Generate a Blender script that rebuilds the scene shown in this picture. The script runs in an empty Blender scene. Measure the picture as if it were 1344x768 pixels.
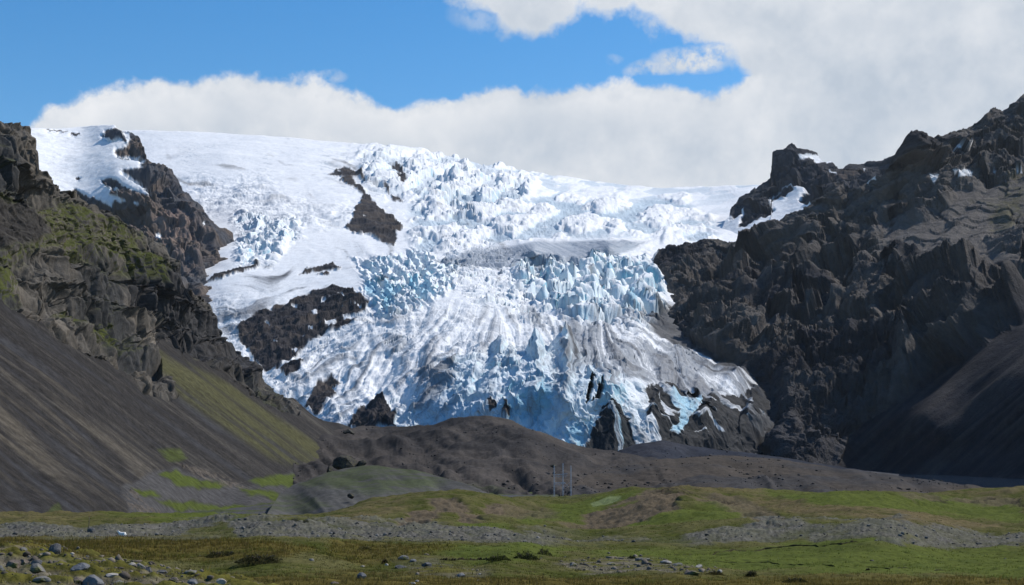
import bpy, math, random
import numpy as np

# ------------------------------------------------------------------ camera
F, CX, CY, HY = 1846.0, 672.0, 384.0, 590.0      # focal length and eye level in photo pixels
TH = math.atan((HY - CY) / F)
f32 = np.float32

def ray(px, py):
    """direction (X, Z) per metre of forward distance Y through a photo pixel"""
    xc = (np.asarray(px, dtype=float) - CX) / F
    yc = (CY - np.asarray(py, dtype=float)) / F
    yy = math.cos(TH) - math.sin(TH) * yc
    return xc / yy, (math.sin(TH) + math.cos(TH) * yc) / yy

def pt(px, py, D):
    x, z = ray(px, py)
    return np.stack([x * D, np.asarray(D, dtype=float) + 0 * x, z * D], -1)

# ------------------------------------------------------------------ noise
_G = np.array([[1,1,0],[-1,1,0],[1,-1,0],[-1,-1,0],[1,0,1],[-1,0,1],[1,0,-1],[-1,0,-1],
               [0,1,1],[0,-1,1],[0,1,-1],[0,-1,-1],[1,1,0],[-1,1,0],[0,-1,1],[0,-1,-1]], dtype=f32)

def _hash(ix, iy, iz, seed):
    h = (ix.astype(np.uint32) * np.uint32(0x8da6b343)) ^ (iy.astype(np.uint32) * np.uint32(0xd8163841)) \
        ^ (iz.astype(np.uint32) * np.uint32(0xcb1ab31f)) ^ np.uint32((seed * 0x9E3779B1) & 0xffffffff)
    h ^= h >> np.uint32(15); h *= np.uint32(0x2c1b3c6d)
    h ^= h >> np.uint32(12); h *= np.uint32(0x297a2d39)
    h ^= h >> np.uint32(15)
    return h

def perlin(p, seed=0):
    x, y, z = p[..., 0], p[..., 1], p[..., 2]
    x0, y0, z0 = np.floor(x), np.floor(y), np.floor(z)
    fx, fy, fz = (x - x0).astype(f32), (y - y0).astype(f32), (z - z0).astype(f32)
    ix, iy, iz = x0.astype(np.int32), y0.astype(np.int32), z0.astype(np.int32)
    u = fx * fx * fx * (fx * (fx * 6 - 15) + 10)
    v = fy * fy * fy * (fy * (fy * 6 - 15) + 10)
    w = fz * fz * fz * (fz * (fz * 6 - 15) + 10)
    def g(a, b, c):
        h = _hash(ix + a, iy + b, iz + c, seed) & np.uint32(15)
        t = _G[h]
        return t[..., 0] * (fx - a) + t[..., 1] * (fy - b) + t[..., 2] * (fz - c)
    x00 = g(0,0,0) * (1 - u) + g(1,0,0) * u
    x10 = g(0,1,0) * (1 - u) + g(1,1,0) * u
    x01 = g(0,0,1) * (1 - u) + g(1,0,1) * u
    x11 = g(0,1,1) * (1 - u) + g(1,1,1) * u
    return (x00 * (1 - v) + x10 * v) * (1 - w) + (x01 * (1 - v) + x11 * v) * w

def fbm(p, L, octv=5, gain=0.5, seed=0, lac=2.03):
    q = (p / f32(L)).astype(f32); a = 1.0; s = 0; t = 0
    for i in range(octv):
        s = s + a * perlin(q, seed + i * 7); t += a
        a *= gain; q = q * f32(lac) + f32(17.3)
    return s / t * 1.6

def ridged(p, L, octv=5, gain=0.5, seed=0, sharp=1.0):
    """ridged multifractal, 0..1, ridges at 1"""
    q = (p / f32(L)).astype(f32); a = 1.0; s = 0; t = 0; wgt = 1.0
    for i in range(octv):
        n = 1.0 - np.abs(perlin(q, seed + i * 7)) * 1.7
        n = np.clip(n, 0, 1) ** (2 * sharp)
        s = s + a * n * wgt; t += a
        wgt = np.clip(n * 1.6, 0.15, 1.0)
        a *= gain; q = q * f32(2.07) + f32(9.1)
    return s / t

def worley(p, L, seed=0, jit=0.9):
    """F1, F2, cell random, cell random 2, offset vector to nearest point"""
    q = (p / f32(L)).astype(f32)
    b = np.floor(q); fr = q - b; bi = b.astype(np.int32)
    sh = q.shape[:-1]
    f1 = np.full(sh, 9, f32); f2 = np.full(sh, 9, f32); r1 = np.zeros(sh, f32); r2 = np.zeros(sh, f32)
    ox = np.zeros(sh + (3,), f32)
    for i in (-1, 0, 1):
        for j in (-1, 0, 1):
            for k in (-1, 0, 1):
                h = _hash(bi[..., 0] + i, bi[..., 1] + j, bi[..., 2] + k, seed)
                a = (h & np.uint32(1023)).astype(f32) / 1023; c = ((h >> np.uint32(10)) & np.uint32(1023)).astype(f32) / 1023
                e = ((h >> np.uint32(20)) & np.uint32(1023)).astype(f32) / 1023
                dx = i + .5 + (a - .5) * jit - fr[..., 0]; dy = j + .5 + (c - .5) * jit - fr[..., 1]; dz = k + .5 + (e - .5) * jit - fr[..., 2]
                d = np.sqrt(dx * dx + dy * dy + dz * dz)
                m = d < f1
                f2 = np.where(m, f1, np.minimum(f2, d)); f1 = np.where(m, d, f1)
                r1 = np.where(m, (a * 7.13 + e * 3.7) % 1.0, r1); r2 = np.where(m, (c * 5.7 + a * 2.9) % 1.0, r2)
                ox[..., 0] = np.where(m, dx, ox[..., 0]); ox[..., 1] = np.where(m, dy, ox[..., 1]); ox[..., 2] = np.where(m, dz, ox[..., 2])
    return f1, f2, r1, r2, ox

def sstep(a, b, x):
    t = np.clip((x - a) / (b - a), 0, 1)
    return t * t * (3 - 2 * t)

def blur(a, n):
    """separable box blur, twice"""
    for _ in range(2):
        for ax in (0, 1):
            c = np.cumsum(np.pad(a, [(n + 1, n) if k == ax else (0, 0) for k in range(2)], mode='edge'), axis=ax)
            sl1 = [slice(None)] * 2; sl2 = [slice(None)] * 2
            sl1[ax] = slice(2 * n + 1, None); sl2[ax] = slice(0, -(2 * n + 1))
            a = (c[tuple(sl1)] - c[tuple(sl2)]) / (2 * n + 1)
    return a

def bil(a, r, c):
    h, w = a.shape
    r = np.clip(r, 0, h - 1.001); c = np.clip(c, 0, w - 1.001)
    r0 = r.astype(np.int32); c0 = c.astype(np.int32); fr = (r - r0).astype(f32); fc = (c - c0).astype(f32)
    return (a[r0, c0] * (1 - fc) + a[r0, c0 + 1] * fc) * (1 - fr) + (a[r0 + 1, c0] * (1 - fc) + a[r0 + 1, c0 + 1] * fc) * fr

def lic(vr, vc, steps, seed, pre=0):
    """streaks: noise smeared along a direction field given per grid cell"""
    rng = np.random.default_rng(seed)
    n = rng.standard_normal(vr.shape).astype(f32)
    if pre: n = blur(n, pre)
    n /= n.std()
    R, C = np.meshgrid(np.arange(vr.shape[0], dtype=f32), np.arange(vr.shape[1], dtype=f32), indexing='ij')
    s = n.copy()
    for sg in (1, -1):
        r, c = R.copy(), C.copy()
        for i in range(steps):
            ri = np.clip(r, 0, vr.shape[0] - 1).astype(np.int32); ci = np.clip(c, 0, vr.shape[1] - 1).astype(np.int32)
            r = r + sg * vr[ri, ci]; c = c + sg * vc[ri, ci]
            s += n[np.clip(r, 0, vr.shape[0] - 1).astype(np.int32), np.clip(c, 0, vr.shape[1] - 1).astype(np.int32)] * (1 - i / steps)
    s -= s.mean(); s /= s.std()
    return np.clip(s / 2.2, -1.4, 1.4)

def streaks(px, py, fdir, steps, seed, pre=0, step=.9):
    """lic on a regular sheet, read off at px, py; fdir(px, py) -> direction"""
    x0, x1, y0, y1 = px.min() - 12, px.max() + 12, py.min() - 12, py.max() + 12
    gx = np.arange(x0, x1, step); gy = np.arange(y0, y1, step)
    X, Y = np.meshgrid(gx, gy)
    fx, fy = fdir(X, Y)
    n = np.hypot(fx, fy)
    s = lic((fy / n).astype(f32), (fx / n).astype(f32), steps, seed, pre)
    return bil(s, (py - y0) / step, (px - x0) / step)

def facets(p, L, seed, tilt=1.0):
    """broken rock: every cell a plane of its own tilt and offset, about -1..1"""
    f1, f2, r1, r2, o = worley(p, L, seed)
    a = r1 * 6.283
    h = (o[..., 0] * np.cos(a) + o[..., 1] * np.sin(a)) * tilt + o[..., 2] * (r2 - .5) * 1.4 * tilt + (r2 - .5) * .8
    return h, f2 - f1

def rbf(pts, vals, smooth=0.0):
    """thin plate spline through scattered (px, py) -> value; returns a function"""
    P = np.array(pts, dtype=float) / 100.0; v = np.array(vals, dtype=float); n = len(P)
    def ph(r2): return 0.5 * r2 * np.log(np.maximum(r2, 1e-12))
    A = np.zeros((n + 3, n + 3))
    A[:n, :n] = ph(((P[:, None] - P[None]) ** 2).sum(-1)) + smooth * np.eye(n)
    A[:n, n] = 1; A[:n, n + 1:] = P; A[n, :n] = 1; A[n + 1:, :n] = P.T
    w = np.linalg.solve(A, np.concatenate([v, [0, 0, 0]]))
    def f(px, py):
        x = px / 100.0; y = py / 100.0
        o = w[n] + w[n + 1] * x + w[n + 2] * y
        for i in range(n):
            o = o + w[i] * ph((x - P[i, 0]) ** 2 + (y - P[i, 1]) ** 2)
        return o
    return f

def depth(ctrl):
    f = rbf([c[:2] for c in ctrl], [math.log(c[2]) for c in ctrl], 0.002)
    return lambda px, py: np.exp(f(px, py))

def poly(px, py, pts, soft=3.0):
    """soft mask, 1 inside a polygon given in the layout sketch's coordinates"""
    pts = np.array(pts, dtype=float)
    lo = pts.min(0) - 3 * soft; hi = pts.max(0) + 3 * soft
    out = np.zeros(px.shape, f32)
    m = (px > lo[0]) & (px < hi[0]) & (py > lo[1]) & (py < hi[1])
    if not m.any(): return out
    x = px[m]; y = py[m]
    d = np.full(x.shape, 1e9); ins = np.zeros(x.shape, bool)
    for (ax, ay), (bx, by) in zip(pts, np.roll(pts, -1, 0)):
        ex, ey = bx - ax, by - ay
        t = np.clip(((x - ax) * ex + (y - ay) * ey) / (ex * ex + ey * ey + 1e-9), 0, 1)
        d = np.minimum(d, (x - ax - t * ex) ** 2 + (y - ay - t * ey) ** 2)
        if ay != by:
            c = ((ay > y) != (by > y)) & (x < (bx - ax) * (y - ay) / (by - ay) + ax)
            ins ^= c
    sd = np.sqrt(d) * np.where(ins, 1, -1)
    out[m] = sstep(-soft, soft, sd)
    return out

def ell(px, py, cx, cy, rx, ry, ang=0):
    a = math.radians(ang); dx = px - cx; dy = py - cy
    u = (dx * math.cos(a) + dy * math.sin(a)) / rx; v = (-dx * math.sin(a) + dy * math.cos(a)) / ry
    return np.exp(-(u * u + v * v))

def line(xs, ys):
    xs = np.array(xs, float); ys = np.array(ys, float)
    return lambda x: np.interp(x, xs, ys)

def lineP(pts):
    return line([p[0] for p in pts], [p[1] for p in pts])

def normals(P):
    a = np.gradient(P, axis=1); b = np.gradient(P, axis=0)
    n = np.cross(a, b)
    n /= np.linalg.norm(n, axis=-1, keepdims=True) + 1e-9
    return n

def mix(a, b, t):
    return a + (np.asarray(b) - a) * t[..., None]

# ------------------------------------------------------------------ Blender helpers
COL = bpy.context.scene.collection

def grid_mesh(name, P, col, mat, smooth=True, kind='structure', label=None, flip=False):
    r, c = P.shape[:2]
    me = bpy.data.meshes.new(name)
    me.vertices.add(r * c)
    me.vertices.foreach_set('co', P.reshape(-1).astype(f32))
    i = np.arange(r * c, dtype=np.int32).reshape(r, c)
    q = np.stack([i[:-1, :-1], i[1:, :-1], i[1:, 1:], i[:-1, 1:]], -1).reshape(-1, 4)
    if flip: q = q[:, ::-1]
    n = len(q)
    me.loops.add(n * 4); me.loops.foreach_set('vertex_index', np.ascontiguousarray(q).reshape(-1))
    me.polygons.add(n); me.polygons.foreach_set('loop_start', np.arange(0, n * 4, 4, dtype=np.int32))
    me.polygons.foreach_set('use_smooth', np.full(n, smooth, bool))
    me.update(calc_edges=True)
    if col is not None:
        at = me.attributes.new('ground_colour', 'FLOAT_COLOR', 'POINT')
        cc = np.ones((r * c, 4), f32); cc[:, :3] = np.clip(col, 0.002, 0.95).reshape(-1, 3)
        at.data.foreach_set('color', cc.reshape(-1))
    me.materials.append(mat)
    o = bpy.data.objects.new(name, me); COL.objects.link(o)
    if kind: o['kind'] = kind
    if label: o['label'] = label
    return o

def add_back(P, C, n=8, step=60.0, drop=0.75):
    """continue a ridge on its far side: rows beyond the skyline that fall away from the viewer"""
    top = P[0]; rows = []; cols = []
    d = 0.0
    for k in range(n, 0, -1):
        d = step * k ** 1.35
        R = top.copy(); R[:, 1] = top[:, 1] + d
        R[:, 0] = top[:, 0] * (1 + d / top[:, 1]); R[:, 2] = top[:, 2] - d * drop * (0.7 + 0.3 * np.sin(k * 1.7))
        rows.append(R); cols.append(C[0])
    return np.concatenate([np.array(rows), P], 0), np.concatenate([np.array(cols), C], 0)

def new_mat(name):
    m = bpy.data.materials.new(name); m.use_nodes = True
    nt = m.node_tree
    return m, nt, nt.nodes['Principled BSDF']

def node(nt, t, **kw):
    n = nt.nodes.new(t)
    for k, v in kw.items(): setattr(n, k, v)
    return n

def terrain_mat(name, scale, bump, rough=0.9, var=0.35, spec=0.15, detail=8, sss=None):
    """base colour from the ground_colour attribute, broken up by two noises; a bump at scale (1/m)"""
    m, nt, b = new_mat(name)
    at = node(nt, 'ShaderNodeAttribute', attribute_name='ground_colour')
    tc = node(nt, 'ShaderNodeTexCoord')
    n1 = node(nt, 'ShaderNodeTexNoise'); n1.inputs['Scale'].default_value = scale; n1.inputs['Detail'].default_value = detail
    n1.inputs['Roughness'].default_value = 0.65
    nt.links.new(tc.outputs['Object'], n1.inputs['Vector'])
    n2 = node(nt, 'ShaderNodeTexNoise'); n2.inputs['Scale'].default_value = scale * 7.3; n2.inputs['Detail'].default_value = 4
    nt.links.new(tc.outputs['Object'], n2.inputs['Vector'])
    mr = node(nt, 'ShaderNodeMapRange'); mr.inputs['From Min'].default_value = 0.3; mr.inputs['From Max'].default_value = 0.7
    mr.inputs['To Min'].default_value = 1 - var; mr.inputs['To Max'].default_value = 1 + var; mr.clamp = False
    nt.links.new(n1.outputs['Fac'], mr.inputs['Value'])
    mu = node(nt, 'ShaderNodeVectorMath', operation='SCALE')
    nt.links.new(at.outputs['Color'], mu.inputs[0]); nt.links.new(mr.outputs['Result'], mu.inputs['Scale'])
    nt.links.new(mu.outputs['Vector'], b.inputs['Base Color'])
    add = node(nt, 'ShaderNodeMath', operation='MULTIPLY_ADD'); add.inputs[1].default_value = 0.35
    nt.links.new(n2.outputs['Fac'], add.inputs[0]); nt.links.new(n1.outputs['Fac'], add.inputs[2])
    bp = node(nt, 'ShaderNodeBump'); bp.inputs['Strength'].default_value = bump[0]; bp.inputs['Distance'].default_value = bump[1]
    nt.links.new(add.outputs[0], bp.inputs['Height']); nt.links.new(bp.outputs['Normal'], b.inputs['Normal'])
    b.inputs['Roughness'].default_value = rough; b.inputs['Specular IOR Level'].default_value = spec
    if sss:
        b.inputs['Subsurface Weight'].default_value = sss[0]; b.inputs['Subsurface Scale'].default_value = sss[1]
    return m

def proj(P):
    """photo pixel of a point"""
    t = P[..., 2] / P[..., 1]; k = math.tan(TH)
    yc = (t - k) / (1 + t * k)
    return CX + F * P[..., 0] / P[..., 1] * (math.cos(TH) - math.sin(TH) * yc), CY - F * yc

def edge_of(px, py, top, w, lo):
    t = top(px[0]); k = np.ones(15) / 15
    t = np.convolve(np.pad(t, 7, mode='edge'), k, 'valid')
    return sstep(0, w, py - t[None]) * (1 - lo) + lo

def warp(px, py, amp, L, seed):
    q = np.stack([px, py, np.zeros_like(px)], -1).astype(f32)
    return px + amp * fbm(q, L, 4, .55, seed), py + amp * fbm(q, L, 4, .55, seed + 50)

def layer_grid(x0, x1, nx, top, bot, ny, power=1.0):
    px = np.repeat(np.linspace(x0, x1, nx)[None], ny, 0)
    v = np.linspace(0, 1, ny)[:, None] ** power
    t = top(px[0]); b = bot(px[0])
    py = t[None] + (b - t)[None] * v
    return px, py
# ------------------------------------------------------------------ the glacier: ice cap, icefall and tongue, one sheet
SNOW = np.array([.725, .73, .735]); FIRN = np.array([.66, .675, .69]); ICE = np.array([.50, .66, .73]); DEEP = np.array([.11, .40, .53])
GREY = np.array([.225, .24, .262]); DEB = np.array([.015, .015, .016]); ROCK = np.array([.034, .032, .034]); BROWN = np.array([.060, .050, .044])

def build_glacier():
    top = lineP([(60,177),(180,171),(280,174),(380,181),(440,186),(500,193),(560,203),(590,207),(620,214),(700,226),(780,238),
                 (850,246),(880,247),(900,246),(985,243),(1040,244),(1120,246)])
    px, py = layer_grid(100, 1110, 1180, top, lambda x: 628 + 0 * x, 620)
    D = depth([(600,560,1640),(600,500,1730),(600,450,2000),(600,400,2450),(600,352,2980),(600,346,3120),(600,334,3190),(600,290,4200),(600,250,5200),(600,212,6800),
      (600,620,1600),(700,620,1560),(700,590,1590),(700,545,1635),(700,490,1690),(700,440,2080),(700,400,2550),(700,370,2850),(700,350,3130),(700,324,3165),(700,310,3600),(700,280,4500),(700,250,5600),(700,226,7200),
      (800,620,1570),(800,590,1600),(800,550,1640),(800,495,1690),(800,450,2040),(800,420,2400),(800,380,2800),(800,345,3170),(800,322,3205),(800,305,3800),(800,270,5000),(800,238,7500),
      (900,620,1680),(900,590,1690),(900,540,1760),(900,510,1850),(900,460,2250),(900,420,2600),(900,380,2950),(900,340,3300),(900,310,3900),(900,280,4900),(900,262,5800),(900,247,7000),
      (1000,620,1830),(1000,600,1850),(1000,540,1950),(1000,500,2150),(1000,400,2900),(1000,330,3700),(1000,300,4300),(1000,260,5200),(1000,243,6400),
      (500,620,1650),(500,560,1700),(500,520,1800),(500,470,2080),(500,420,2450),(500,380,2800),(500,340,3200),(500,310,3700),(500,270,4500),(500,230,5400),(500,195,6500),
      (420,560,1780),(420,540,1820),(420,480,2200),(400,420,2650),(400,370,3050),(400,330,3450),(400,290,4000),(400,250,4800),(400,210,5700),(400,183,6600),
      (300,560,2000),(300,440,2650),(300,390,2950),(300,350,3300),(300,310,3850),(300,270,4500),(300,230,5200),(300,200,5900),(300,176,6700),
      (200,350,3600),(200,280,4600),(200,220,5600),(200,172,6800),(100,300,4500),(100,176,6900),(1110,600,2100),(1110,500,2500),(1110,400,3300),(1110,300,4500),(1110,245,6000)])(px, py)
    P = pt(px, py, D)
    N = normals(P); N *= np.sign(-(N * P).sum(-1, keepdims=True))
    Pf = P.astype(f32)
    wx, wy = warp(px, py, 5, 22, 3)
    vx, vy = warp(px, py, 2.2, 7, 5); wv = warp(px, py, 1.3, 3.2, 6); vx = vx + wv[0] - px; vy = vy + wv[1] - py
    lx, ly = warp(px, py, 16, 60, 9)
    # --- flow direction (fans out over the tongue, slides down to the right on the cap)
    ax, ay = 680, 205
    def fdir(px, py):
        fx, fy = px - ax, np.maximum(py - ay, 12) * .50
        nrm = np.hypot(fx, fy); fx, fy = fx / nrm, fy / nrm
        k = sstep(365, 305, py)
        fx = fx * (1 - k) + np.where(px < 640, .93, .95) * k; fy = fy * (1 - k) + np.where(px < 640, .30, .16) * k
        a = fbm(np.stack([px, py, 0 * px], -1).astype(f32), 90, 3, .5, 71) * 1.0 + fbm(np.stack([px, py, 0 * px], -1).astype(f32), 30, 2, .5, 72) * .75
        return fx * np.cos(a) - fy * np.sin(a), fx * np.sin(a) + fy * np.cos(a)
    nz = fbm(np.stack([px, py, 0 * px], -1).astype(f32), 90, 3, .5, 71)
    s1 = streaks(px, py, fdir, 34, 1); s2 = streaks(px, py, fdir, 40, 2, 2); s3 = streaks(px, py, fdir, 55, 3, 6)
    def aniso(ang, ln, wd, octv, seed):
        c, s = math.cos(math.radians(ang)), math.sin(math.radians(ang))
        return np.stack([(lx * .4 + wx * .6 - 0) * c / ln + (ly * .4 + wy * .6) * s / ln, (-(lx * .4 + wx * .6) * s + (ly * .4 + wy * .6) * c) / wd, 0 * px], -1).astype(f32)
    dg = ridged(aniso(42, 40, 11, 4, 0), 1, 4, .5, 73)
    # --- zones
    rock1 = poly(vx, vy, [(430,230),(442,221),(453,218),(473,227),(480,239),(486,243),(478,238),(470,233),(462,234),(477,249),(497,273),(517,286),(529,298),(520,305),(521,314),(517,322),(502,318),(487,308),(464,306),(453,297),(464,289),(464,275),(471,271),(476,254),(460,244),(446,236),(451,233)], 1.2)
    sm = [[(512,217),(526,218),(532,231),(527,234),(520,224)],[(518,236),(531,237),(535,244),(528,249)],[(503,247),(512,250),(510,256)],[(513,256),(524,258),(528,264),(517,264)],
          [(367,483),(398,472),(396,482),(378,496)],[(404,523),(418,500),(436,493),(447,498),(436,506),(442,513),(428,522),(418,541),(400,530)],  # first outline: a hole in shadow, painted as rock
          [(265,373),(285,360),(306,354),(345,346),(338,351),(306,360),(285,368)],[(393,361),(402,352),(420,351),(435,346),(448,352),(441,355),(425,354),(408,358)],[(416,361),(432,357),(430,362)],
          [(452,560),(474,532),(500,521),(513,530),(522,545),(519,560)],[(640,528),(648,522),(654,530),(646,540)],[(660,545),(664,524),(670,540),(672,552),(662,552)]]
    small = 0
    for s in sm: small = np.maximum(small, poly(vx, vy, s, 1.0))
    out2 = poly(wx, wy, [(307,434),(323,419),(345,410),(365,402),(383,395),(402,384),(420,380),(444,375),(462,383),(482,394),(482,407),(456,411),(469,425),(432,436),(407,448),(385,464),(365,482),(344,478),(322,452)], 1.5)
    spots = 0
    for e in [(386,402,5,2,-10),(413,407,4,3,20),(434,421,9,4.5,-20),(406,429,5,2.6,10),(392,440,10,2.8,8),(361,451,4.5,3.5,0),(386,457,6,3,-10),(462,417,13,4.5,10),(448,388,6,2,30),(350,425,4,2,0),(424,395,4,2,-20),(470,400,5,2,20)]:
        spots = np.maximum(spots, ell(vx, vy, *e))
    nspot = fbm(Pf, 60, 4, .6, 31)
    out2 = out2 * (1 - sstep(.35, .6, spots)) * (1 - sstep(.50, .62, nspot))
    rock1 = rock1 * (1 - sstep(.62, .75, nspot))
    rock = np.maximum(np.maximum(rock1, small), out2)
    fall_s = np.maximum.reduce([poly(lx, ly, [(672,350),(720,340),(790,332),(850,335),(880,380),(870,425),(800,430),(730,408),(680,385)], 10),])        # big seracs
    fl1 = poly(lx, ly, [(470,340),(540,330),(600,345),(600,375),(560,405),(500,412),(478,390)], 9)
    fl2 = poly(lx, ly, [(305,290),(335,278),(390,290),(395,318),(360,345),(315,345)], 8)
    fall_l = np.maximum(fl1, fl2)
    fall_t = poly(lx, ly, [(470,205),(560,200),(640,213),(700,232),(690,262),(600,296),(540,262),(470,235)], 10)
    fall_a = poly(lx, ly, [(240,232),(330,235),(420,262),(470,262),(462,300),(400,300),(330,290),(255,275)], 12)
    field = poly(lx, ly, [(540,255),(640,262),(800,262),(900,262),(940,290),(935,320),(860,330),(700,312),(600,330),(540,335)], 10)
    mid = poly(lx, ly, [(590,325),(700,330),(740,352),(690,380),(720,430),(680,420),(620,380),(580,350)], 12)
    cap = sstep(300, 215, py) * (1 - fall_t)
    tongue = sstep(372, 420, py)
    front = poly(lx, ly, [(560,500),(600,470),(690,452),(770,470),(830,500),(940,512),(1010,520),(1010,640),(440,640),(470,560)], 16)
    band_shade = poly(px + 3 * s2, py + 2 * nz * 3, [(565,346),(620,330),(700,319),(790,315),(850,318),(815,334),(800,346),(760,352),(690,352),(620,352)], 2.5)
    apron = poly(lx, ly, [(250,345),(300,360),(390,350),(400,380),(330,415),(300,445),(255,400)], 10)
    apr2 = poly(lx, ly, [(920,325),(960,290),(1000,250),(1110,240),(1110,330),(950,345)], 8)
    smooth = np.clip(np.maximum.reduce([apron, apr2, poly(lx, ly, [(390,300),(560,318),(600,335),(480,335),(400,345),(330,335)], 12)]), 0, 1)
    field = field * (1 - .8 * poly(px, py, [(545,352),(560,334),(620,326),(700,313),(790,309),(870,311),(870,350)], 5))
    apex = ell(lx, ly, 665, 405, 85, 38)
    s1, s2, s3 = [q * (1 - .6 * apex) for q in (s1, s2, s3)]
    # --- relief (metres)
    tx = np.stack([P[..., 0] / 2.3, P[..., 1] * .75, P[..., 2] * .75], -1).astype(f32)        # stretched across the flow
    wpp = Pf + 18 * np.stack([fbm(Pf, 70, 3, .5, 11), fbm(Pf, 70, 3, .5, 12), fbm(Pf, 70, 3, .5, 13)], -1)
    f1_, c1_ = facets(wpp * np.array([1, 1, .8], f32), 52, 131, 1.2); f2_, c2_ = facets(wpp * np.array([1, 1, .85], f32), 23, 132, 1.2); f3_, _ = facets(Pf, 11, 133, 1.1)
    pdir = lambda x, y: (lambda d: (-d[1], d[0]))(fdir(x, y))
    sP = streaks(px, py, pdir, 16, 135, 3)
    crev = ridged(tx + 0.5 * (wpp - Pf), 46, 5, .55, 21)
    rough = fbm(Pf, 26, 5, .55, 41)
    big = fbm(Pf, 260, 4, .5, 43)
    cap_r = ridged(np.stack([P[..., 0] / 2.6, P[..., 1], P[..., 2]], -1).astype(f32), 150, 5, .5, 81)
    def blocks(L, seed, st=1.0):
        q = wpp * np.array([1 / st, 1, .8], f32)
        f1, f2, r1, r2, o = worley(q, L, seed)
        e = sstep(.02, .30, f2 - f1)
        tilt = o[..., 0] * (r2 - .2) * 1.0 + o[..., 1] * (r1 - .5) * 1.1
        return e * (.25 + .75 * r1) - .30 * tilt * e, f2 - f1, r1
    bA, eA, rA = blocks(58, 5)
    bB, eB, rB = blocks(30, 6, 1.5)
    bC, eC, rC = blocks(120, 7, 1.5)
    bD, eD, rD = blocks(90, 8, 2.6)
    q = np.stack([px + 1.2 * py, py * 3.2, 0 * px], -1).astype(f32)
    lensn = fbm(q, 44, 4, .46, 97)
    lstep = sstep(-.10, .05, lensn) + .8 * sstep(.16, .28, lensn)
    h = 7 * big * (1 - smooth)
    h += fall_s * (32 * (bA - .3) + 8 * f1_ + 3 * f2_ + 6 * bB + .8 * f3_)
    h += fl1 * (24 * (dg - .45) + 2.5 * f2_ + 3 * f1_ + .8 * f3_ + 5 * (bB - .3)) + fl2 * (20 * (bA - .3) + 8 * bB + 3 * rough)
    h += fall_t * (22 * (bC - .3) + 17 * lstep + 6 * f1_ + 2 * f2_ + 4 * bA)
    h += fall_a * (9 * (bD - .3) + 3 * (bA - .3) + 14 * lensn + 4 * rough)
    h += field * (4 * (bD - .35) + 9 * lensn + 9 * lstep + 1.4 * rough + 4 * (dg - .4) + 2.5 * f1_) * (1 - fall_t)
    h += mid * (4 * f2_ + 5 * f1_ + 8 * (crev - .4) + .8 * f3_)
    h += cap * (5 * (cap_r - .45) * sstep(380, 560, px) + 2 * (cap_r - .5) + .8 * rough + (8 * lensn + 12 * lstep) * sstep(420, 560, px) * (1 - .75 * sstep(660, 760, px)))
    h += tongue * (1 - front) * (1 - .8 * fall_s) * (5 * (crev - .4) + 5.5 * s3 + 2.6 * s2 + .8 * s1 + 1.2 * rough + 2.2 * sP + (3.5 * f1_ + 1.6 * f2_) * sstep(-.2, .4, nz + .1) + .5 * f3_)
    h += front * (7 * s3 + 3.2 * s2 + 1.0 * s1 + 5 * (crev - .4) + 2.0 * rough + 2 * sP + (5.5 * f1_ + 3 * f2_ + .8 * f3_) * sstep(860, 800, px))
    h += smooth * (2.0 * s3 + .5 * rough)
    h += rock1 * (2 + 20 * (ridged(Pf, 120, 6, .55, 61) - .3)) + small * (1 + 12 * (ridged(Pf, 60, 5, .55, 62) - .3)) + out2 * (1 + 17 * (ridged(Pf, 70, 6, .6, 63) - .3))
    # single large features: peaks of ice, the step in the cap, the outcrop by the snout, the debris cones
    for (x, y, rx, ry, hh) in [(722,362,7,14,34),(746,366,7,16,38),(776,352,10,16,40),(800,352,9,16,26),(728,395,12,9,16),(780,385,12,10,16),(826,408,12,10,24),(762,398,10,8,18),(690,360,9,12,18),(842,378,12,14,22),
                               (596,238,9,10,34),(612,226,8,10,26),(365,305,13,9,24),(373,322,9,8,18),(350,318,12,12,10),(336,308,9,14,16),
                               (742,462,14,18,40),(706,466,9,14,26),(660,462,10,16,18),(803,565,24,24,26),(858,556,14,30,18),(935,556,20,30,22),(985,556,16,26,18),(882,520,12,8,8),(500,540,22,16,7),(965,495,22,14,10)]:
        d = np.abs((lx * .35 + wx * .65 - x) / rx) + np.abs((ly * .35 + wy * .65 - y) / ry)
        h += hh * (.6 if y < 420 and x > 680 else 1) * np.clip(1 - d * .62, 0, 1) ** 1.0
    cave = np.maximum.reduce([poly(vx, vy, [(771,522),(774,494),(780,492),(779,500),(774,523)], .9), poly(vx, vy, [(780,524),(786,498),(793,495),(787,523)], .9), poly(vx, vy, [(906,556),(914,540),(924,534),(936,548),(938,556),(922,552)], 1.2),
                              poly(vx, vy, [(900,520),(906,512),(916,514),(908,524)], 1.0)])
    side = 0.35 * fbm(Pf, 40, 4, .55, 91)
    P2 = P.copy()
    P2[..., 2] += h
    P2[..., 1] += cave * 28 + (fall_s + front * .6) * 14 * fbm(Pf, 30, 4, .55, 92)
    P2[..., 0] += (fall_s + fall_l + front * .7 + mid * .5) * 12 * fbm(Pf, 34, 4, .55, 93)
    n2 = normals(P2); slope = 1 - np.abs(n2[..., 2])
    # --- colour of the ice, with some shade painted in: snow, firn, bare ice, deep blue ice on fresh fracture faces, grit
    fresh = np.clip(np.maximum.reduce([fall_s, fall_l * .95, fall_t * .75, mid * .6, field * .5, fall_a * .4, front * sstep(860, 800, px) * .8]), 0, 1)
    col = np.broadcast_to(SNOW, P.shape).copy()
    col = mix(col, FIRN, np.clip(tongue * (.45 + .4 * s2), 0, 1))
    icef = sstep(.18, .62, slope + .10 * rough) * np.clip(fresh + .25 * tongue, 0, 1)
    col = mix(col, ICE, icef * .50)
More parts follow.
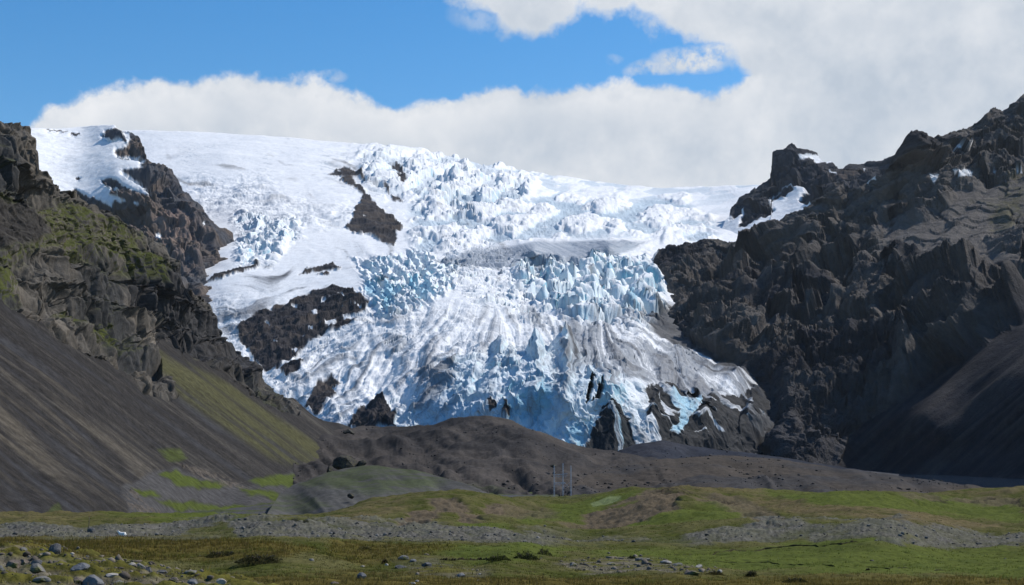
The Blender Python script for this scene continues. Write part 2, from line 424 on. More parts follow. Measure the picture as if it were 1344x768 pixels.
    col = mix(col, DEEP, np.clip(sstep(.10, .5, fbm(Pf, 55, 3, .5, 95)) * sstep(.35, .75, slope) * fresh, 0, .75))
    fi = front * sstep(870, 800, px) * sstep(-.5, .5, nz + .3 * s3 + .15)
    col = mix(col, np.array([.42, .53, .60]), .45 * fi)
    blueface = np.maximum.reduce([poly(wx, wy, [(698,548),(704,510),(716,502),(724,512),(722,530),(706,548)], 3), poly(wx, wy, [(786,538),(790,500),(799,508),(796,536)], 2), poly(wx, wy, [(876,515),(900,520),(922,514),(914,535),(905,556),(885,582),(880,570),(888,545)], 3), poly(wx, wy, [(656,530),(690,522),(696,552),(670,556)], 3), poly(wx, wy, [(742,588),(748,560),(780,545),(772,575),(764,590)], 3),
                                  poly(wx, wy, [(500,396),(506,372),(516,384),(520,398),(510,410)], 3), poly(wx, wy, [(478,384),(480,366),(492,376),(492,392)], 2.5), poly(wx, wy, [(530,370),(540,366),(562,384),(560,390)], 2.5), poly(wx, wy, [(818,412),(824,396),(838,408),(840,420)], 2)])
    col = mix(col, np.array([.24, .48, .60]), .75 * np.clip(blueface, 0, 1))
    col = mix(col, np.array([.15, .19, .245]), .94 * band_shade * (.75 + .25 * np.clip(s1, -1, 1)))  # steep ice step darkened in colour to stand for its shade
    # thin blue-grey lenses on the upper snowfield: shade of small steps painted in
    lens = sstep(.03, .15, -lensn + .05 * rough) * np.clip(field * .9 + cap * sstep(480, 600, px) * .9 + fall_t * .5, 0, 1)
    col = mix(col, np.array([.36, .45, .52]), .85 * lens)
    dl = sstep(.2, .7, s2 * .6 + .7 * fbm(q, 45, 4, .5, 98)) * np.clip(poly(lx, ly, [(200,205),(330,190),(470,210),(450,255),(300,262),(215,250)], 14) + .8 * poly(lx, ly, [(535,235),(590,262),(620,300),(590,330),(540,310),(530,270)], 12), 0, 1)
    col = mix(col, np.array([.36, .355, .35]), .75 * dl)
    l3 = np.abs(fbm(np.stack([(px + .9 * py) / 60, (py - .22 * px) / 7, 0 * px], -1).astype(f32), 1, 4, .5, 197))
    stp = sstep(.07, .0, l3) * sstep(-.15, .35, fbm(np.stack([px, py, 0 * px], -1).astype(f32), 60, 3, .5, 198)) * np.clip(cap * sstep(180, 200, py) + fall_a, 0, 1) * sstep(640, 520, px)
    col = mix(col, np.array([.30, .35, .40]), .55 * stp)
    # grit carried along the flow
    z_d = np.clip(.46 * tongue + .42 * poly(lx, ly, [(760,420),(840,420),(940,462),(1010,505),(1010,530),(900,520),(800,500),(730,480)], 18) + .30 * poly(lx, ly, [(560,400),(700,395),(760,430),(700,450),(600,420)], 20)
                  + .3 * poly(lx, ly, [(400,470),(520,440),(600,500),(560,545),(420,540)], 20) + .25 * apron + .2 * mid + .15 * smooth, 0, .9)
    dirt = np.clip(sstep(.05, 1.0, .55 * s1 + .65 * s2 + .55 * s3 + .5 * nz + (z_d - .45) * 1.5) * (z_d * 1.5), 0, .88)
    col = mix(col, GREY, dirt)
    dirt2 = np.clip(sstep(.55, 1.25, .5 * s1 + .75 * s2 + .6 * s3 + .4 * nz + (z_d - .5) * .9), 0, 1) * z_d
    col = mix(col, np.array([.09, .095, .105]), np.clip(dirt2 * 1.2, 0, .9))
    # hairline crevasses and grit lines
    e1 = np.abs(fbm(aniso(0, 20, 5.5, 4, 0), 1, 4, .5, 74)); e2 = np.abs(fbm(np.stack([px / 34 + .35 * s2, py / 9 + .35 * s2, 0 * px], -1).astype(f32), 1, 4, .55, 75))
    hair = np.maximum(sstep(.045, .0, e1) * sstep(-.1, .4, nz + .2), sstep(.04, 0, e2) * .9) * np.clip(tongue * .9 + mid + .6 * fall_a + .5 * field + .45 * fall_t + .25 * smooth, 0, 1)
    strk = sstep(.55, 1.1, s1 * .8 + .35 * s2) * tongue
    col = mix(col, np.array([.22, .24, .26]), .7 * hair)
    col = mix(col, np.array([.28, .28, .28]), .7 * strk)
    bandc = sstep(.25, .95, .8 * s3 + .35 * s2 + .35 * nz) * tongue * (1 - .5 * fi)
    col = mix(col, np.array([.36, .365, .375]), .55 * bandc)
    # rubble-covered snout
    deb = np.maximum.reduce([poly(lx, ly, [(762,600),(774,565),(797,530),(812,525),(838,560),(857,585),(830,604)], 4) * (1 - .97 * sstep(.12, .5, .4 * s3 + .8 * s2)),
                             poly(lx, ly, [(842,520),(880,508),(940,512),(1015,505),(1040,540),(1040,640),(830,640),(862,590),(858,560),(845,540)], 5) * (1 - .9 * sstep(.22, .6, .9 * s2 + .4 * s3 + .25 * nz)),
                             .8 * poly(lx, ly, [(690,560),(730,560),(770,585),(760,620),(640,620),(640,575)], 8) * sstep(-.2, .6, nz + .5 * s2)])
    deb = deb * (1 - .9 * np.clip(blueface, 0, 1))
    deb = sstep(.30, .62, deb + .18 * s1)
    col = mix(col, mix(np.broadcast_to(DEB, P.shape), np.array([.050, .046, .042]), sstep(.1, .9, s2 * .5 + s3 * .4 + .4 * rough)), .97 * deb)
    bxr = np.interp(py, [300,385,400,430,450,465,480,505,530,560,590,660], [845,872,880,868,900,940,980,1012,1020,1015,1000,1000])
    mar = sstep(-.1, .5, sstep(44, 0, bxr - px) * sstep(385, 430, py) * 1.1 - .35 + .4 * s2 + .35 * rough)
    col = mix(col, DEB * 2.2, .9 * mar)
    rc = mix(np.broadcast_to(ROCK, P.shape), BROWN, sstep(-.2, .5, fbm(Pf, 90, 4, .5, 99)))
    col = mix(col, rc * (1 + .35 * fbm(Pf, 18, 4, .6, 100))[..., None], rock)
    col = mix(col, np.array([.03, .03, .032]), cave)  # cave mouths painted near black for the shade inside
    col *= (1 + .05 * rough + .03 * s1)[..., None]
    P2, col = add_back(P2, col, 6, 120, .12)
    m = terrain_mat('glacier_ice', .05, (.55, 3.0), rough=.75, var=.10, spec=.04, detail=9)
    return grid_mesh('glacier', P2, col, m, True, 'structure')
# ------------------------------------------------------------------ rock walls
GRASS1 = np.array([.058, .066, .016]); GRASS2 = np.array([.085, .088, .030]); GRASS3 = np.array([.040, .048, .014])
SCREE = np.array([.058, .054, .052]); SCREE2 = np.array([.092, .084, .074]); BLUEROCK = np.array([.046, .050, .060]); TAN = np.array([.115, .095, .078])

def face_normals(P):
    N = normals(P); N *= np.sign(-(N * P).sum(-1, keepdims=True))
    N = np.stack([blur(N[..., i], 14) for i in range(3)], -1)
    return N / np.linalg.norm(N, axis=-1, keepdims=True)

def terrace(z, step, sharp=.75):
    t = z / step; b = np.floor(t); f = t - b
    return (b + sstep(sharp, 1.0, f)) * step - z

def build_right_mountain():
    top = lineP([(830,360),(845,350),(852,347),(868,338),(885,334),(905,327),(920,323),(932,326),(945,325),(965,330),(985,332),(1000,325),(1010,318),(1022,308),(1035,296),(1050,290),(1058,286),(1066,281),(1073,270),(1080,266),(1086,254),(1094,248),(1101,246),(1108,244),(1114,248),(1122,257),(1131,256),(1142,250),(1155,241),(1166,236),(1172,228),(1177,212),(1183,196),(1190,185),(1196,182),(1205,179),(1212,178),(1219,183),(1226,186),(1236,182),(1243,180),(1262,177),(1281,172),(1296,161),(1308,153),(1315,157),(1329,150),(1340,139),(1346,136),(1380,120),(1450,132)])
    px, py = layer_grid(832, 1440, 900, top, lambda x: 700 + 0 * x, 760)
    ctrl = [(845,345,3250),(850,355,3200),(900,345,3150),(960,335,3150),(1020,310,3130),(1088,255,3120),(1140,252,3050),(1195,183,3060),(1260,178,3250),(1344,138,3350),(1440,120,3400),
      (870,400,2760),(870,420,2640),(900,410,2700),(940,462,2240),(980,440,2330),(1012,505,2130),(1060,500,2100),(1020,540,1985),(1000,600,1860),(1000,645,1830),(1060,600,1860),(1115,605,1900),(1140,619,1900),(1250,623,1720),(1344,627,1550),(1344,645,1470),(1344,700,1200),(1140,700,1500),(1440,700,1000),(1000,700,1600),(1240,700,1330),(1440,645,1300),
      (1344,420,2000),(1230,500,1970),(1344,530,1650),(1230,560,1795),(1150,540,1960),(1440,500,1500),(1440,400,1900),(1440,280,2700),
      (1344,330,2600),(1344,250,2960),(1250,330,2660),(1250,250,2980),(1150,300,2930),(1150,400,2450),(1050,400,2650),(1050,340,2880),(980,380,2830),(1100,470,2180),(1250,420,2180),
      (850,480,2500),(860,560,2300),(860,620,2200),(950,560,2150),(950,520,2260),(940,620,2050),(1200,270,2960),(1100,300,2990)]
    D = depth(ctrl)(px, py)
    P = pt(px, py, D); Pf = P.astype(f32); N = face_normals(P)
    lx, ly = warp(px, py, 14, 60, 209); wx, wy = warp(px, py, 6, 22, 203); vx, vy = warp(px, py, 2.5, 8, 205)
    scree = poly(lx * .3 + wx * .7, ly * .3 + wy * .7, [(1460,330),(1375,395),(1344,421),(1300,446),(1262,470),(1235,488),(1205,512),(1175,530),(1150,540),(1128,556),(1112,580),(1096,612),(1085,660),(1060,780),(1480,780)], 4)
    knob = poly(lx, ly, [(845,345),(900,335),(960,345),(960,420),(1000,440),(1080,420),(1180,470),(1190,520),(1120,560),(1095,640),(980,640),(1000,500),(930,460),(860,440)], 14)
    bowl = np.maximum.reduce([poly(wx, wy, [(1250,262),(1344,250),(1450,240),(1450,300),(1344,300),(1310,330),(1275,330),(1240,300)], 7), poly(wx, wy, [(1160,310),(1240,300),(1330,355),(1290,372),(1200,375),(1160,350)], 8)])
    upper = poly(lx, ly, [(1080,250),(1130,258),(1175,240),(1240,180),(1344,140),(1450,120),(1450,330),(1300,345),(1200,340),(1120,345),(1060,330),(1040,300)], 14)
    wp = Pf + 45 * np.stack([fbm(Pf, 210, 4, .5, 211), fbm(Pf, 210, 4, .5, 212), fbm(Pf, 210, 4, .5, 213)], -1)
    gul = ridged(np.stack([wp[..., 0] / 2.6, wp[..., 1], wp[..., 2] / 2.2], -1), 330, 4, .42, 221)
    gul2 = ridged(np.stack([wp[..., 0] / 2.2, wp[..., 1], wp[..., 2] / 2.0], -1), 105, 5, .55, 222)
    crag = ridged(wp, 130, 4, .45, 223)
    f1, f2, r1, r2, o = worley(wp, 62, 224); blk = (r1 - .5) + .8 * (o[..., 2] * (r2 - .3))
    g1, g2, q1, q2, oo = worley(Pf + 8 * np.stack([fbm(Pf, 30, 3, .5, 1), fbm(Pf, 30, 3, .5, 2), fbm(Pf, 30, 3, .5, 3)], -1), 30, 225); bl2 = (1 - g1) * .8 + (q1 - .5) * .5
    rough = fbm(Pf, 40, 6, .58, 226); med = fbm(Pf, 150, 4, .5, 229)
    ter = terrace(P[..., 2] + .22 * P[..., 1] + 40 * med + 3 * rough, 105, .66) + .45 * terrace(P[..., 2] + .2 * P[..., 1] + 26 * med + 2 * rough, 37, .62)
    rockm = (1 - scree) * (1 - .85 * bowl)
    body = rockm * (1 - .62 * upper) * (1 - .6 * knob)
    edge = edge_of(px, py, top, 40, .25)
    bx = np.interp(py, [300,340,352,385,400,430,450,465,480,505,530,560,590,660], [845,845,845,872,880,868,900,940,980,1012,1020,1015,1000,1000])
    bx = bx + 9 * fbm(np.stack([px, py, 0 * px], -1).astype(f32), 22, 4, .6, 281)
    bnd = sstep(0, 55, px - bx)
    wp2 = Pf + 22 * np.stack([fbm(Pf, 90, 4, .5, 214), fbm(Pf, 90, 4, .5, 215), fbm(Pf, 90, 4, .5, 216)], -1)
    fa, _ = facets(wp2 * np.array([.7, 1, .8], f32), 120, 261, 1.3); fb, _ = facets(wp2 * np.array([.7, 1, .8], f32), 48, 262, 1.2); fc, _ = facets(wp2, 19, 263, 1.0)
    def rdir(x, y):
        q = np.stack([x, y, 0 * x], -1).astype(f32)
        a = np.radians(128 + 26 * fbm(q, 170, 2, .5, 271) + 16 * fbm(q, 50, 2, .5, 272))      # runs down to the left
        return np.cos(a), np.sin(a)
    kB = streaks(px, py, rdir, 50, 273, 20); kM = streaks(px, py, rdir, 34, 274, 6); kF = streaks(px, py, rdir, 22, 275, 2); kS = streaks(px, py, rdir, 14, 276, 0)
    h = edge * body * (34 * (1 - np.abs(kB) * 1.3) + 34 * kB + 22 * kM + 20 * (gul - .45) + 36 * fa) + edge * rockm * (9 * (.5 - np.abs(kM)) + 4 * kF + 15 * fb) + rockm * (1.2 * kS + 3.0 * fc + 1.2 * rough)
    h += knob * rockm * (20 * (bl2 - .5) + 8 * (gul2 - .4) + 4 * fc)
    h += upper * rockm * edge * (7 * kM + 8 * (.5 - np.abs(kB)) + 8 * fa + 3 * fb)
    # downslope streaks of the scree
    fd = lambda x, y: (-.76 + .10 * fbm(np.stack([x, y, 0 * x], -1).astype(f32), 120, 2, .5, 234), .65 + 0 * x)
    s1 = streaks(px, py, fd, 80, 231); s2 = streaks(px, py, fd, 90, 232, 2); s3 = streaks(px, py, fd, 110, 233, 6)
    h += scree * (.35 * s1 + 1.3 * s2 + 5 * s3) + bowl * (3 * s2 + 4 * s3)
    h += edge * rockm * 1.6 * facets(Pf, 9, 264, 1.0)[0]
    bq = P[..., 2] * .9 - .42 * P[..., 0] + .12 * P[..., 1] + 26 * med + 5 * rough
    lay = fbm(np.stack([bq, .04 * P[..., 1], 0 * bq], -1).astype(f32), 17, 4, .6, 291)
    h += rockm * edge * 4.5 * np.clip(lay * 1.6, -1, 1)
    h = h * (1 - .75 * sstep(555, 600, py) * sstep(1040, 1070, px))
    h = h * (.25 + .75 * bnd) + 20 * sstep(-4, 22, px - bx) * (1 - scree)
    P2 = P + N * h[..., None]
    P2[..., 2] += .20 * ter * rockm * (1 - .7 * upper) * edge * (.2 + .8 * bnd)
    # the two spurs with sheer left faces, the jagged tower at the right
    for (x, y, rx, ry, hh) in [(1192,200,22,36,-60),(1320,335,18,50,90),(1100,262,16,26,40),(1135,262,12,14,30),(1290,168,26,12,25),(1344,150,30,16,40)]:
        w_ = np.clip(1 - np.hypot((wx - x) / rx, (wy - y) / ry), 0, 1)
        P2[..., 1] -= abs(hh) * w_
    n2 = normals(P2); slope = 1 - np.abs(n2[..., 2])
    tone = fbm(Pf, 240, 5, .55, 241); fine = fbm(Pf, 22, 5, .6, 242)
    col = mix(np.broadcast_to(np.array([.080, .073, .068]), P.shape), np.array([.036, .035, .038]), sstep(-.1, .4, tone))
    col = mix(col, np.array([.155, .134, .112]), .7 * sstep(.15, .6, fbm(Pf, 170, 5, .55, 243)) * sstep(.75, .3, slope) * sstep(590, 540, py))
    col = mix(col, np.array([.048, .047, .050]), .8 * knob * sstep(480, 560, py))
    col = mix(col, np.array([.125, .112, .101]), .9 * np.clip(bowl + upper * .5, 0, 1))
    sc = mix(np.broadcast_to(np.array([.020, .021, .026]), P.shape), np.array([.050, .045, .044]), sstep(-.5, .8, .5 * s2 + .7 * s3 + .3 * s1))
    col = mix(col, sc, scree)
    col = col * (1 + .26 * np.clip(lay * 1.5, -1, 1) * rockm)[..., None]
    gr = np.maximum(poly(wx, wy, [(1315,255),(1344,235),(1344,300),(1318,318),(1296,322),(1300,300)], 6), .6 * poly(wx, wy, [(1270,275),(1300,290),(1330,262),(1290,280)], 4))
    col = mix(col, np.array([.088, .080, .034]), .6 * gr * sstep(-.4, .3, fine + .4 * tone))
    qx, qy = proj(P2); vx, vy = warp(qx, qy, 2.5, 8, 205); vx = vx + 0 * px
    snow = 0
    for s in [[(1250,222),(1266,221),(1277,226),(1274,231),(1258,231)],[(1253,190),(1262,187),(1277,184),(1275,188),(1262,194),(1252,194)],[(1219,229),(1233,228),(1226,240)],[(1333,224),(1342,222),(1342,227),(1334,227)],[(1302,224),(1308,224),(1306,227)],[(1143,235),(1150,226),(1148,236)],[(1133,238),(1142,236),(1140,242)]]:
        snow = np.maximum(snow, poly(vx, vy, s, 1.0))
    snow = np.maximum(snow, poly(wx, wy, [(850,349),(868,340),(862,350)], 1))
    col = mix(col, SNOW, snow)
    col *= (1 + .30 * fine * (1 - snow) + .10 * rough)[..., None]
    P2, col = add_back(P2, col, 8, 50, .55)
    m = terrain_mat('basalt_slope', .06, (1.0, 7.0), rough=.92, var=.22, spec=.03, detail=10)
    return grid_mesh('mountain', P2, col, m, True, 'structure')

def build_left_slope():
    top = lineP([(-120,140),(-60,148),(-20,150),(0,151),(8,150),(15,153),(24,157),(30,160),(38,163),(45,170),(48,180),(50,192),(51,205),(53,214),(60,222),(68,232),(76,238),(88,244),(100,250),(109,257),(118,262),(130,270),(148,280),(160,288),(172,294),(182,304),(200,318),(212,324),(222,331),(234,338),(239,350),(241,372),(246,382),(262,385),(270,394),(284,404),(289,418),(296,430),(303,440),(308,452),(318,463),(330,475),(338,488),(346,500),(358,510),(372,516),(388,524),(400,536),(412,546),(425,552),(445,556),(475,566)])
    px, py = layer_grid(-120, 472, 860, top, lambda x: 695 + 0 * x, 760)
    ctrl = [(-120,690,380),(-60,690,420),(0,690,470),(0,672,500),(0,540,620),(0,400,800),(0,300,880),(0,230,930),(0,151,985),(-120,400,640),(-120,150,840),(-60,400,710),(-60,150,920),(50,190,1010),(100,250,1085),(100,330,1030),(100,400,960),(100,500,790),(100,672,560),(200,672,650),(200,600,800),(200,500,1010),(200,445,1130),(200,425,1185),(200,370,1205),(200,318,1230),
      (240,350,1265),(240,400,1255),(240,450,1225),(240,475,1150),(300,440,1400),(300,500,1250),(300,560,1060),(300,640,870),(330,660,840),(346,500,1455),(380,560,1310),(400,615,1170),(430,600,1330),(445,556,1600),(475,566,1650),(472,620,1300),(472,695,900),(400,695,800),(300,695,760),(200,695,640),(100,695,550)]
    D = depth(ctrl)(px, py)
    P = pt(px, py, D); Pf = P.astype(f32); N = face_normals(P)
    lx, ly = warp(px, py, 12, 50, 309); wx, wy = warp(px, py, 6, 22, 303); vx, vy = warp(px, py, 2.5, 8, 305)
    crag = np.maximum.reduce([poly(wx, wy, [(-130,120),(50,140),(250,330),(310,430),(350,490),(392,528),(388,545),(350,528),(310,500),(285,482),(250,462),(215,442),(200,448),(214,488),(232,514),(222,524),(198,516),(168,492),(140,470),(90,452),(45,418),(0,388),(-130,340)], 3.5)])
    butte = poly(wx, wy, [(-130,120),(60,150),(70,238),(40,262),(0,262),(-130,262)], 8)
    ledge = np.maximum.reduce([poly(wx, wy, [(-130,255),(0,252),(50,262),(90,262),(150,292),(185,312),(150,335),(100,330),(60,322),(30,335),(-130,345)], 6),
                               poly(wx, wy, [(125,322),(180,322),(232,345),(210,362),(150,352)], 5), poly(wx, wy, [(62,404),(110,410),(150,420),(152,452),(115,440),(84,425)], 5), poly(wx, wy, [(-20,340),(15,350),(22,385),(-20,380)], 5)])
    cliff_shade = poly(wx, wy, [(165,330),(240,345),(245,385),(300,425),(345,495),(300,490),(250,455),(215,430),(170,400),(150,360)], 7)
    scr_in = poly(wx, wy, [(0,262),(40,268),(70,300),(30,318),(-60,330),(-60,270)], 6)
    wp = Pf + 16 * np.stack([fbm(Pf, 80, 4, .5, 311), fbm(Pf, 80, 4, .5, 312), fbm(Pf, 80, 4, .5, 313)], -1)
    fa, ca = facets(wp * np.array([1, 1, .75], f32), 62, 321, 1.3); fb, cb = facets(wp * np.array([.9, .9, 1.2], f32), 24, 322, 1.2); fc, cc = facets(wp * np.array([.8, .8, 1.4], f32), 9, 320, 1.1)
    rd = ridged(wp, 80, 5, .5, 323); rough = fbm(Pf, 14, 6, .58, 324); med = fbm(Pf, 70, 4, .5, 325)
    ter = terrace(P[..., 2] + .08 * P[..., 0] + 9 * med + 2 * rough, 27, .6) + .6 * terrace(P[..., 2] + .1 * P[..., 0] + 5 * med + rough, 9, .55)
    soft = np.clip(ledge * .8 + scr_in, 0, 1)
    edge = edge_of(px, py, top, 30, .3)
    h = crag * (1 - .75 * soft) * (edge * (6 * (rd - .4) + 6 * fa) + 3.2 * fb + 1.8 * fc + 1.0 * rough - 2.6 * (1 - sstep(0, .10, cb)) - 1.2 * (1 - sstep(0, .12, cc))) + ledge * crag * (2.5 * (rd - .4) + 1.0 * rough + 1.0 * fc)
    def ldir(x, y):
        q = np.stack([x, y, 0 * x], -1).astype(f32)
        a = np.radians(34 + 20 * fbm(q, 120, 2, .5, 371) + 14 * fbm(q, 35, 2, .5, 372) + 46 * poly(x, y, [(170,330),(240,340),(300,425),(345,495),(290,480),(200,420)], 15))
        return np.cos(a), np.sin(a)
    kB = streaks(px, py, ldir, 40, 373, 10); kM = streaks(px, py, ldir, 30, 374, 4); kF = streaks(px, py, ldir, 20, 375, 1)
    h += crag * (1 - .7 * soft) * edge * (9 * kB + 8 * (.5 - np.abs(kM)) + 5 * kM + 1.8 * kF)
    bq = P[..., 2] * .85 + .50 * P[..., 0] + 7 * med + 1.5 * rough
    lay = fbm(np.stack([bq, .04 * P[..., 1], 0 * bq], -1).astype(f32), 7, 4, .6, 391)
    h += crag * (1 - .7 * soft) * 2.4 * np.clip(lay * 1.6, -1, 1) * edge
    h += cliff_shade * (8 * (rd - .5) + 5 * fa)
    # streaked scree
    fd = lambda x, y: (.80 + .10 * fbm(np.stack([x, y, 0 * x], -1).astype(f32), 130, 2, .5, 334), .60 + 0 * x)
    s1 = streaks(px, py, fd, 90, 331); s2 = streaks(px, py, fd, 110, 332, 2); s3 = streaks(px, py, fd, 130, 333, 6)
    sr = 1 - crag
    dsc = np.clip(D / 1000, .4, 1.4)
    floor = poly(wx, wy, [(160,640),(200,618),(230,614),(300,634),(345,640),(400,612),(480,612),(480,720),(180,720),(168,668)], 4)
    s1, s2, s3 = [q * (1 - .85 * floor) for q in (s1, s2, s3)]
    h += sr * dsc * (.10 * s1 + .35 * s2 + 1.5 * s3 + .15 * rough)
    P2 = P + N * h[..., None]
    P2[..., 2] += .7 * ter * crag * (1 - .8 * soft) * edge
    n2 = normals(P2); slope = 1 - np.abs(n2[..., 2])
    tone = fbm(Pf, 110, 5, .55, 341); fine = fbm(Pf, 8, 5, .6, 342)
    rock = mix(np.broadcast_to(np.array([.085, .077, .067]), P.shape), np.array([.050, .049, .048]), sstep(-.15, .35, tone + .3 * fine))
    rock = mix(rock, np.array([.125, .108, .088]), .65 * sstep(.1, .55, fbm(Pf, 60, 5, .55, 343)))
    rock = mix(rock, np.array([.036, .036, .039]), .75 * cliff_shade)  # the cliff's shade painted into the rock colour
    rock = rock * (1 + .25 * np.clip(lay * 1.5, -1, 1))[..., None]
    moss = np.clip(ledge * (1 - scr_in) * 1.0 + .55 * sstep(.1, .5, tone) * sstep(.55, .25, slope) * (1 - cliff_shade), 0, 1) * sstep(-.55, .05, fine + .6 * tone + .25) * sstep(.85, .6, slope)
    rock = mix(rock, GRASS1 * .9, np.clip(moss, 0, 1) * .9)
    sc = mix(np.broadcast_to(SCREE * .46, P.shape), SCREE2 * .66, sstep(-.3, 1.0, .75 * s1 + .45 * s2 + .45 * s3 - .1))
    sc = mix(sc, np.array([.050, .051, .056]), .6 * sstep(-.1, -.8, .5 * s2 + .5 * s3))
    tanw = poly(lx, ly, [(-130,420),(60,490),(180,600),(250,672),(140,672),(-130,600)], 30)
    sc = mix(sc, np.array([.098, .084, .064]), .55 * tanw * sstep(-.1, .7, s2 * .6 + s3 * .5))
    green = poly(px + 10 * s3, py + 5 * s2, [(196,452),(228,476),(300,505),(360,548),(420,582),(436,600),(404,616),(350,600),(290,560),(235,522),(205,490)], 8)
    sc = mix(sc, np.array([.070, .068, .030]), .78 * green * sstep(-1.0, .3, .6 * s1 + .6 * s2))
    gl = np.maximum.reduce([poly(wx, wy, [(205,622),(228,618),(260,627),(300,636),(288,643),(240,640)], 3), poly(wx, wy, [(330,628),(400,622),(440,618),(470,620),(470,632),(410,634),(370,640),(340,638)], 3), poly(wx, wy, [(170,640),(205,642),(215,652),(182,650)], 3),
                            poly(wx, wy, [(200,655),(280,662),(360,664),(430,660),(420,668),(330,676),(230,668)], 3), poly(wx, wy, [(310,640),(350,645),(400,655),(420,662),(380,660),(330,652)], 3), .7 * poly(wx, wy, [(208,590),(232,590),(246,604),(232,608)], 3), .5 * poly(wx, wy, [(60,672),(76,660),(84,678)], 3)])
    sc = mix(sc, np.array([.058, .074, .016]), .95 * gl * sstep(-.8, -.1, fine + .5 * rough + .3))
    sc = mix(sc, np.array([.066, .064, .064]), .8 * floor * (1 - gl))
    rub = np.maximum(poly(vx, vy, [(160,646),(175,640),(190,662),(215,674),(190,680),(168,664)], 2), poly(vx, vy, [(232,606),(270,618),(320,636),(330,642),(300,640),(262,626)], 2.5)) * sstep(-.2, .2, fine)
    sc = mix(sc, np.array([.10, .085, .07]), .7 * rub)
    P2[..., 2] += rub * 1.5 * np.clip(fbm(Pf, 3.0, 3, .6, 391), -.2, 1)
    col = mix(rock, sc, np.clip(sr + scr_in * .9, 0, 1))
    col *= (1 + .22 * fine + .08 * rough)[..., None]
    P2, col = add_back(P2, col, 8, 40, .5)
    m = terrain_mat('scree_slope', .22, (.9, 1.2), rough=.95, var=.40, spec=.03, detail=10)
    return grid_mesh('mountain', P2, col, m, True, 'structure')

